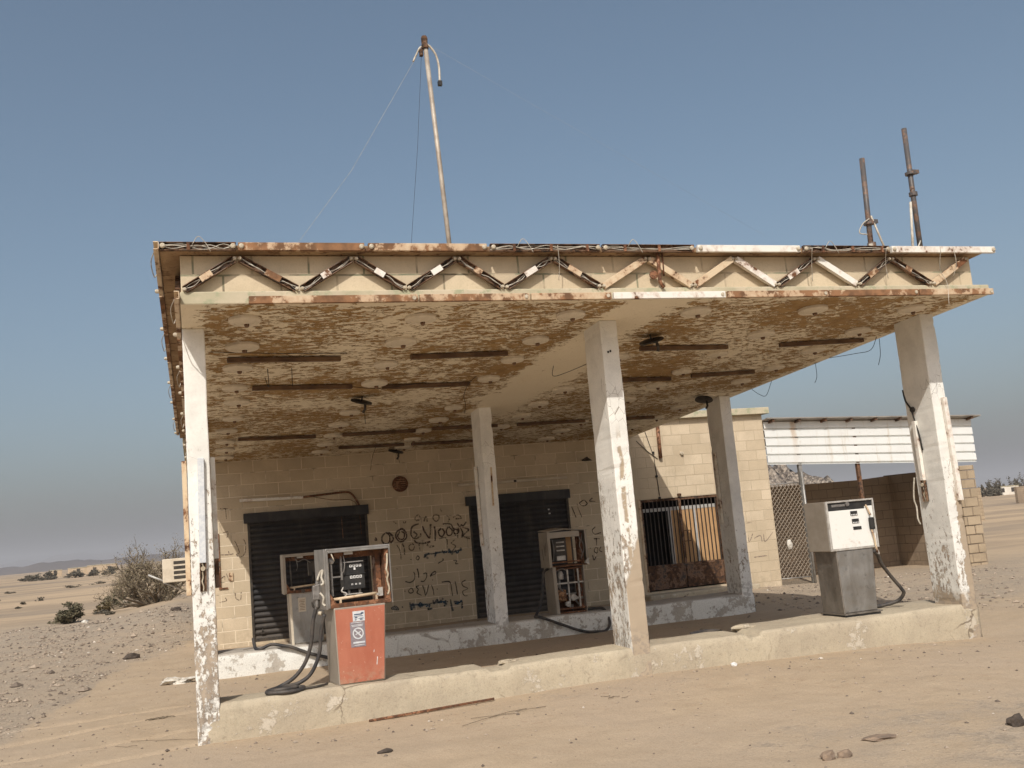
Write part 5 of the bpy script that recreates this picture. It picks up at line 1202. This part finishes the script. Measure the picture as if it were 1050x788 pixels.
# ------------------------------------------------------------------ loose things on the ground
mb = MB(); a, b = V((1.67, -.02, gz(1.67, -.13) + .0)), V((3.02, .0, .0)); a.y = -.13; b.y = -.12; b.z = gz(3.0, -.12) + .012
mb.bar(a, b, .026, .024, (0, 0, 1), 0); t = mb.build('rusty_bar', M['rust'], None, bevel=.006); tag(t, 'rusty steel bar lying in the sand against the front kerb', 'bar')
for (x, y, r, mat, lab, nm) in (
    (4.34, -4.19, (.055, .045, .04), 'stone', 'left one of two brown stones at the bottom edge of the sand', 'stone'),
    (4.47, -4.2, (.06, .04, .035), 'stone', 'right one of two brown stones at the bottom edge of the sand', 'stone'),
    (6.03, -4.2, (.07, .06, .05), 'stone_d', 'dark stone at the right edge of the foreground', 'stone'),
    (5.03, -3.85, (.14, .08, .02), 'stone', 'flat broad tan stone right of the two brown stones', 'stone'),
    (-1.21, 10.4, (.16, .12, .07), 'stone_d', 'dark stone at the border of gravel and sand on the left', 'stone'),
    (1.55, -1.75, (.07, .04, .02), 'stone_d', 'flat dark stone in the sand below the red pump', 'stone'),
    (5.9, -.16, (.04, .035, .03), 'digit', 'small white stone at the foot of the front kerb', 'stone'),
    (-.55, 20.0, (.16, .10, .06), 'stone_d', 'dark stone on the gravel bank below the thorn tree', 'stone'),
    (-3.2, 22.3, (.10, .08, .07), 'litter', 'white stone beside the small round green bush', 'stone')):
    crumple(nm, (x, y, gz(x, y) + r[2] * .5), r, M[mat], lab, 'stone', x * 3.3 + y)
crumple('concrete_chunk', (3.34, .34, .372), (.12, .07, .022), M['kerb_f'], 'broken concrete chunk on the front kerb left of its middle column', 'rubble', 2.2, jag=.6)
crumple('concrete_chunk', (6.50, .62, .375), (.15, .10, .035), M['kerb_f'], 'broken concrete chunk on the front kerb right of its middle column', 'rubble', 4.2, jag=.6)
crumple('rubber_scrap', (6.05, .72, .36), (.22, .10, .03), M['rubber'], 'flat black rubber scrap behind the front kerb right of the middle column', 'scrap', 6.1)
crumple('plastic_bag', (-.27, 5.4, gz(-.27, 5.4) + .04), (.24, .10, .05), M['litter'], 'crumpled white plastic litter left of the left front column', 'litter', 8.4, jag=.9, sub=3)
def twigs(name, x, y, n, L, label, seed):
    rg = random.Random(seed); mb = MB()
    for k in range(n):
        px, py = x + rg.gauss(0, L * .35), y + rg.gauss(0, L * .2); a = rg.uniform(-.5, .5) + (math.pi if rg.random() < .5 else 0); l = L * rg.uniform(.3, 1.)
        pts = []
        for i in range(5):
            qx, qy = px + math.cos(a) * l * (i / 4 - .5), py + math.sin(a) * l * (i / 4 - .5); a += rg.uniform(-.25, .25)
            pts.append((qx, qy, gz(qx, qy) + .008 + .015 * rg.random()))
        mb.tube(pts, .003, 4)
    return tag(mb.build(name, M['twig']), label, 'twigs')
twigs('dead_twigs', -.45, 2.1, 22, .2, 'patch of dead twigs on the sand left of the left front column', 3)
twigs('dry_stick', -.42, .42, 2, .8, 'long dry sticks on the sand at the foot of the left front column', 9)
twigs('dead_twigs', 2.8, -.95, 4, .5, 'thin dead twigs on the sand below the rusty bar', 5)
twigs('dead_twigs', 4.05, -1.0, 4, .28, 'thin dead twigs on the sand below the middle column', 6)
# gravel: far too many to count
rs = np.random.RandomState(5); mb = MB()
base = [V(p) for p in ((1, 0, 0), (-1, 0, 0), (0, 1, 0), (0, -1, 0), (0, 0, 1), (0, 0, -.6))]; bf = [(0, 2, 4), (2, 1, 4), (1, 3, 4), (3, 0, 4), (2, 0, 5), (1, 2, 5), (3, 1, 5), (0, 3, 5)]
def pebbles(n, xr, yr, s0, s1, test):
    c_ = 0; P_ = []
    while c_ < n:
        x, y = rs.uniform(*xr), rs.uniform(*yr)
        if test(x, y): P_.append((x, y)); c_ += 1
    zs = height(np.array([p[0] for p in P_]), np.array([p[1] for p in P_]))
    for (x, y), z in zip(P_, zs):
        s = s0 * (s1 / s0) ** (rs.rand() ** 2.2); a = rs.rand() * 6.28
        ca, sa = math.cos(a) * s, math.sin(a) * s; sx, sy, sz = rs.uniform(.7, 1.3), rs.uniform(.6, 1.1), rs.uniform(.4, .8)
        mb._add([(x + (v.x * sx * ca - v.y * sy * sa), y + (v.x * sx * sa + v.y * sy * ca), z + s * .15 + v.z * s * sz) for v in base], bf)
edge_f = lambda x: np.interp(x, [-6, -2.6, -2.0, -1.55, -1.4, -.9, -.2, 1], [-3, -.5, 2.6, 5.6, 8.8, 10.2, 12.2, 13])
pebbles(8000, (-6.5, .3), (2, 23), .010, .048, lambda x, y: y > edge_f(x) + rs.normal(0, .6) and rs.rand() < .25 + 2.2 * max(0, mn.noise(V((x * .8, y * .8, 2.))) + .5 * mn.noise(V((x * 2.3, y * 2.3, 5.)))))
pebbles(110, (-6.5, .2), (5, 23), .05, .11, lambda x, y: y > edge_f(x) + .5)
pebbles(650, (-3, 1), (-1, 9), .008, .03, lambda x, y: True)
pebbles(1900, (9.9, 19), (1.5, 12), .012, .06, lambda x, y: not (x > 13 and y > 10))
pebbles(420, (1.5, 8), (-6, -.15), .006, .026, lambda x, y: y < -1.6 + 1.2 * rs.rand() ** 2 * 1.0)
pebbles(300, (1, 9.6), (-1.3, -.12), .006, .028, lambda x, y: True)
pebbles(420, (.6, 9.4), (1.4, 5.3), .007, .03, lambda x, y: True)
pebbles(160, (.5, 9.5), (6.6, 10), .008, .03, lambda x, y: True)
o = mb.build('gravel', M['pebble']); tag(o, kind='stuff')

# ------------------------------------------------------------------ air
hz = MB().box(-11000, 11000, -11000, 11500, -9, 165).build('haze', None or M['void'])
m = bpy.data.materials.new('desert_haze'); m.use_nodes = True; nt = m.node_tree
for n_ in list(nt.nodes):
    if n_.type == 'BSDF_PRINCIPLED': nt.nodes.remove(n_)
pv = nt.nodes.new('ShaderNodeVolumePrincipled'); pv.inputs['Density'].default_value = .00024; pv.inputs['Color'].default_value = (.94, .92, .93, 1); pv.inputs['Anisotropy'].default_value = .15
nt.links.new(pv.outputs[0], nt.nodes['Material Output'].inputs['Volume'])
m.volume_intersection_method = 'FAST' if hasattr(m, 'volume_intersection_method') else None
hz.data.materials.clear(); hz.data.materials.append(m); tag(hz, kind='stuff')

# ------------------------------------------------------------------ light, camera
to_sun = V((-.45, -.95, 1.0)).normalized()
el = math.asin(to_sun.z); az = math.atan2(to_sun.x, to_sun.y)
W = bpy.data.worlds.new('World'); SC.world = W; W.use_nodes = True; nt = W.node_tree
sk = nt.nodes.new('ShaderNodeTexSky'); sk.sky_type = 'NISHITA'; sk.sun_disc = False; sk.sun_elevation = el; sk.sun_rotation = az % (2 * math.pi)
sk.air_density = 1.0; sk.dust_density = 4.0; sk.ozone_density = 2.0; sk.altitude = 0
bg = nt.nodes['Background']; hs = nt.nodes.new('ShaderNodeHueSaturation'); hs.inputs['Saturation'].default_value = .92; hs.inputs['Hue'].default_value = .488; nt.links.new(sk.outputs[0], hs.inputs['Color']); nt.links.new(hs.outputs[0], bg.inputs[0]); bg.inputs[1].default_value = .096
L = bpy.data.lights.new('sun', 'SUN'); L.energy = 3.3; L.angle = R(.53); L.color = (1., .955, .885)
lo = bpy.data.objects.new('sun', L); COL.objects.link(lo); lo.rotation_euler = (-to_sun).to_track_quat('-Z', 'Y').to_euler(); lo.location = (0, -20, 30)

cam = bpy.data.cameras.new('camera'); co_ = bpy.data.objects.new('camera', cam); COL.objects.link(co_)
Rm = Matrix(((.9502189446, .0383503947, -.3092138492), (-.2992875979, -.1636904888, -.9400172113), (-.0866653972, .9857660326, -.1440640060)))
co_.matrix_world = Matrix.Translation((.05627, -10.6727, 1.83899)) @ Rm.to_4x4()
cam.sensor_width = 36; cam.sensor_fit = 'HORIZONTAL'; cam.lens = 1016.096 * 36 / 1050
cam.clip_start = .1; cam.clip_end = 20000
SC.camera = co_
vs = SC.view_settings; SC.display_settings.display_device = 'sRGB'
vs.view_transform = 'Standard'; vs.look = 'None'; vs.exposure = 0.22; vs.gamma = 1
try: vs.use_curve_mapping = False
except Exception: pass
cy = SC.cycles
cy.use_denoising = True; cy.max_bounces = 14; cy.diffuse_bounces = 10; cy.volume_bounces = 0
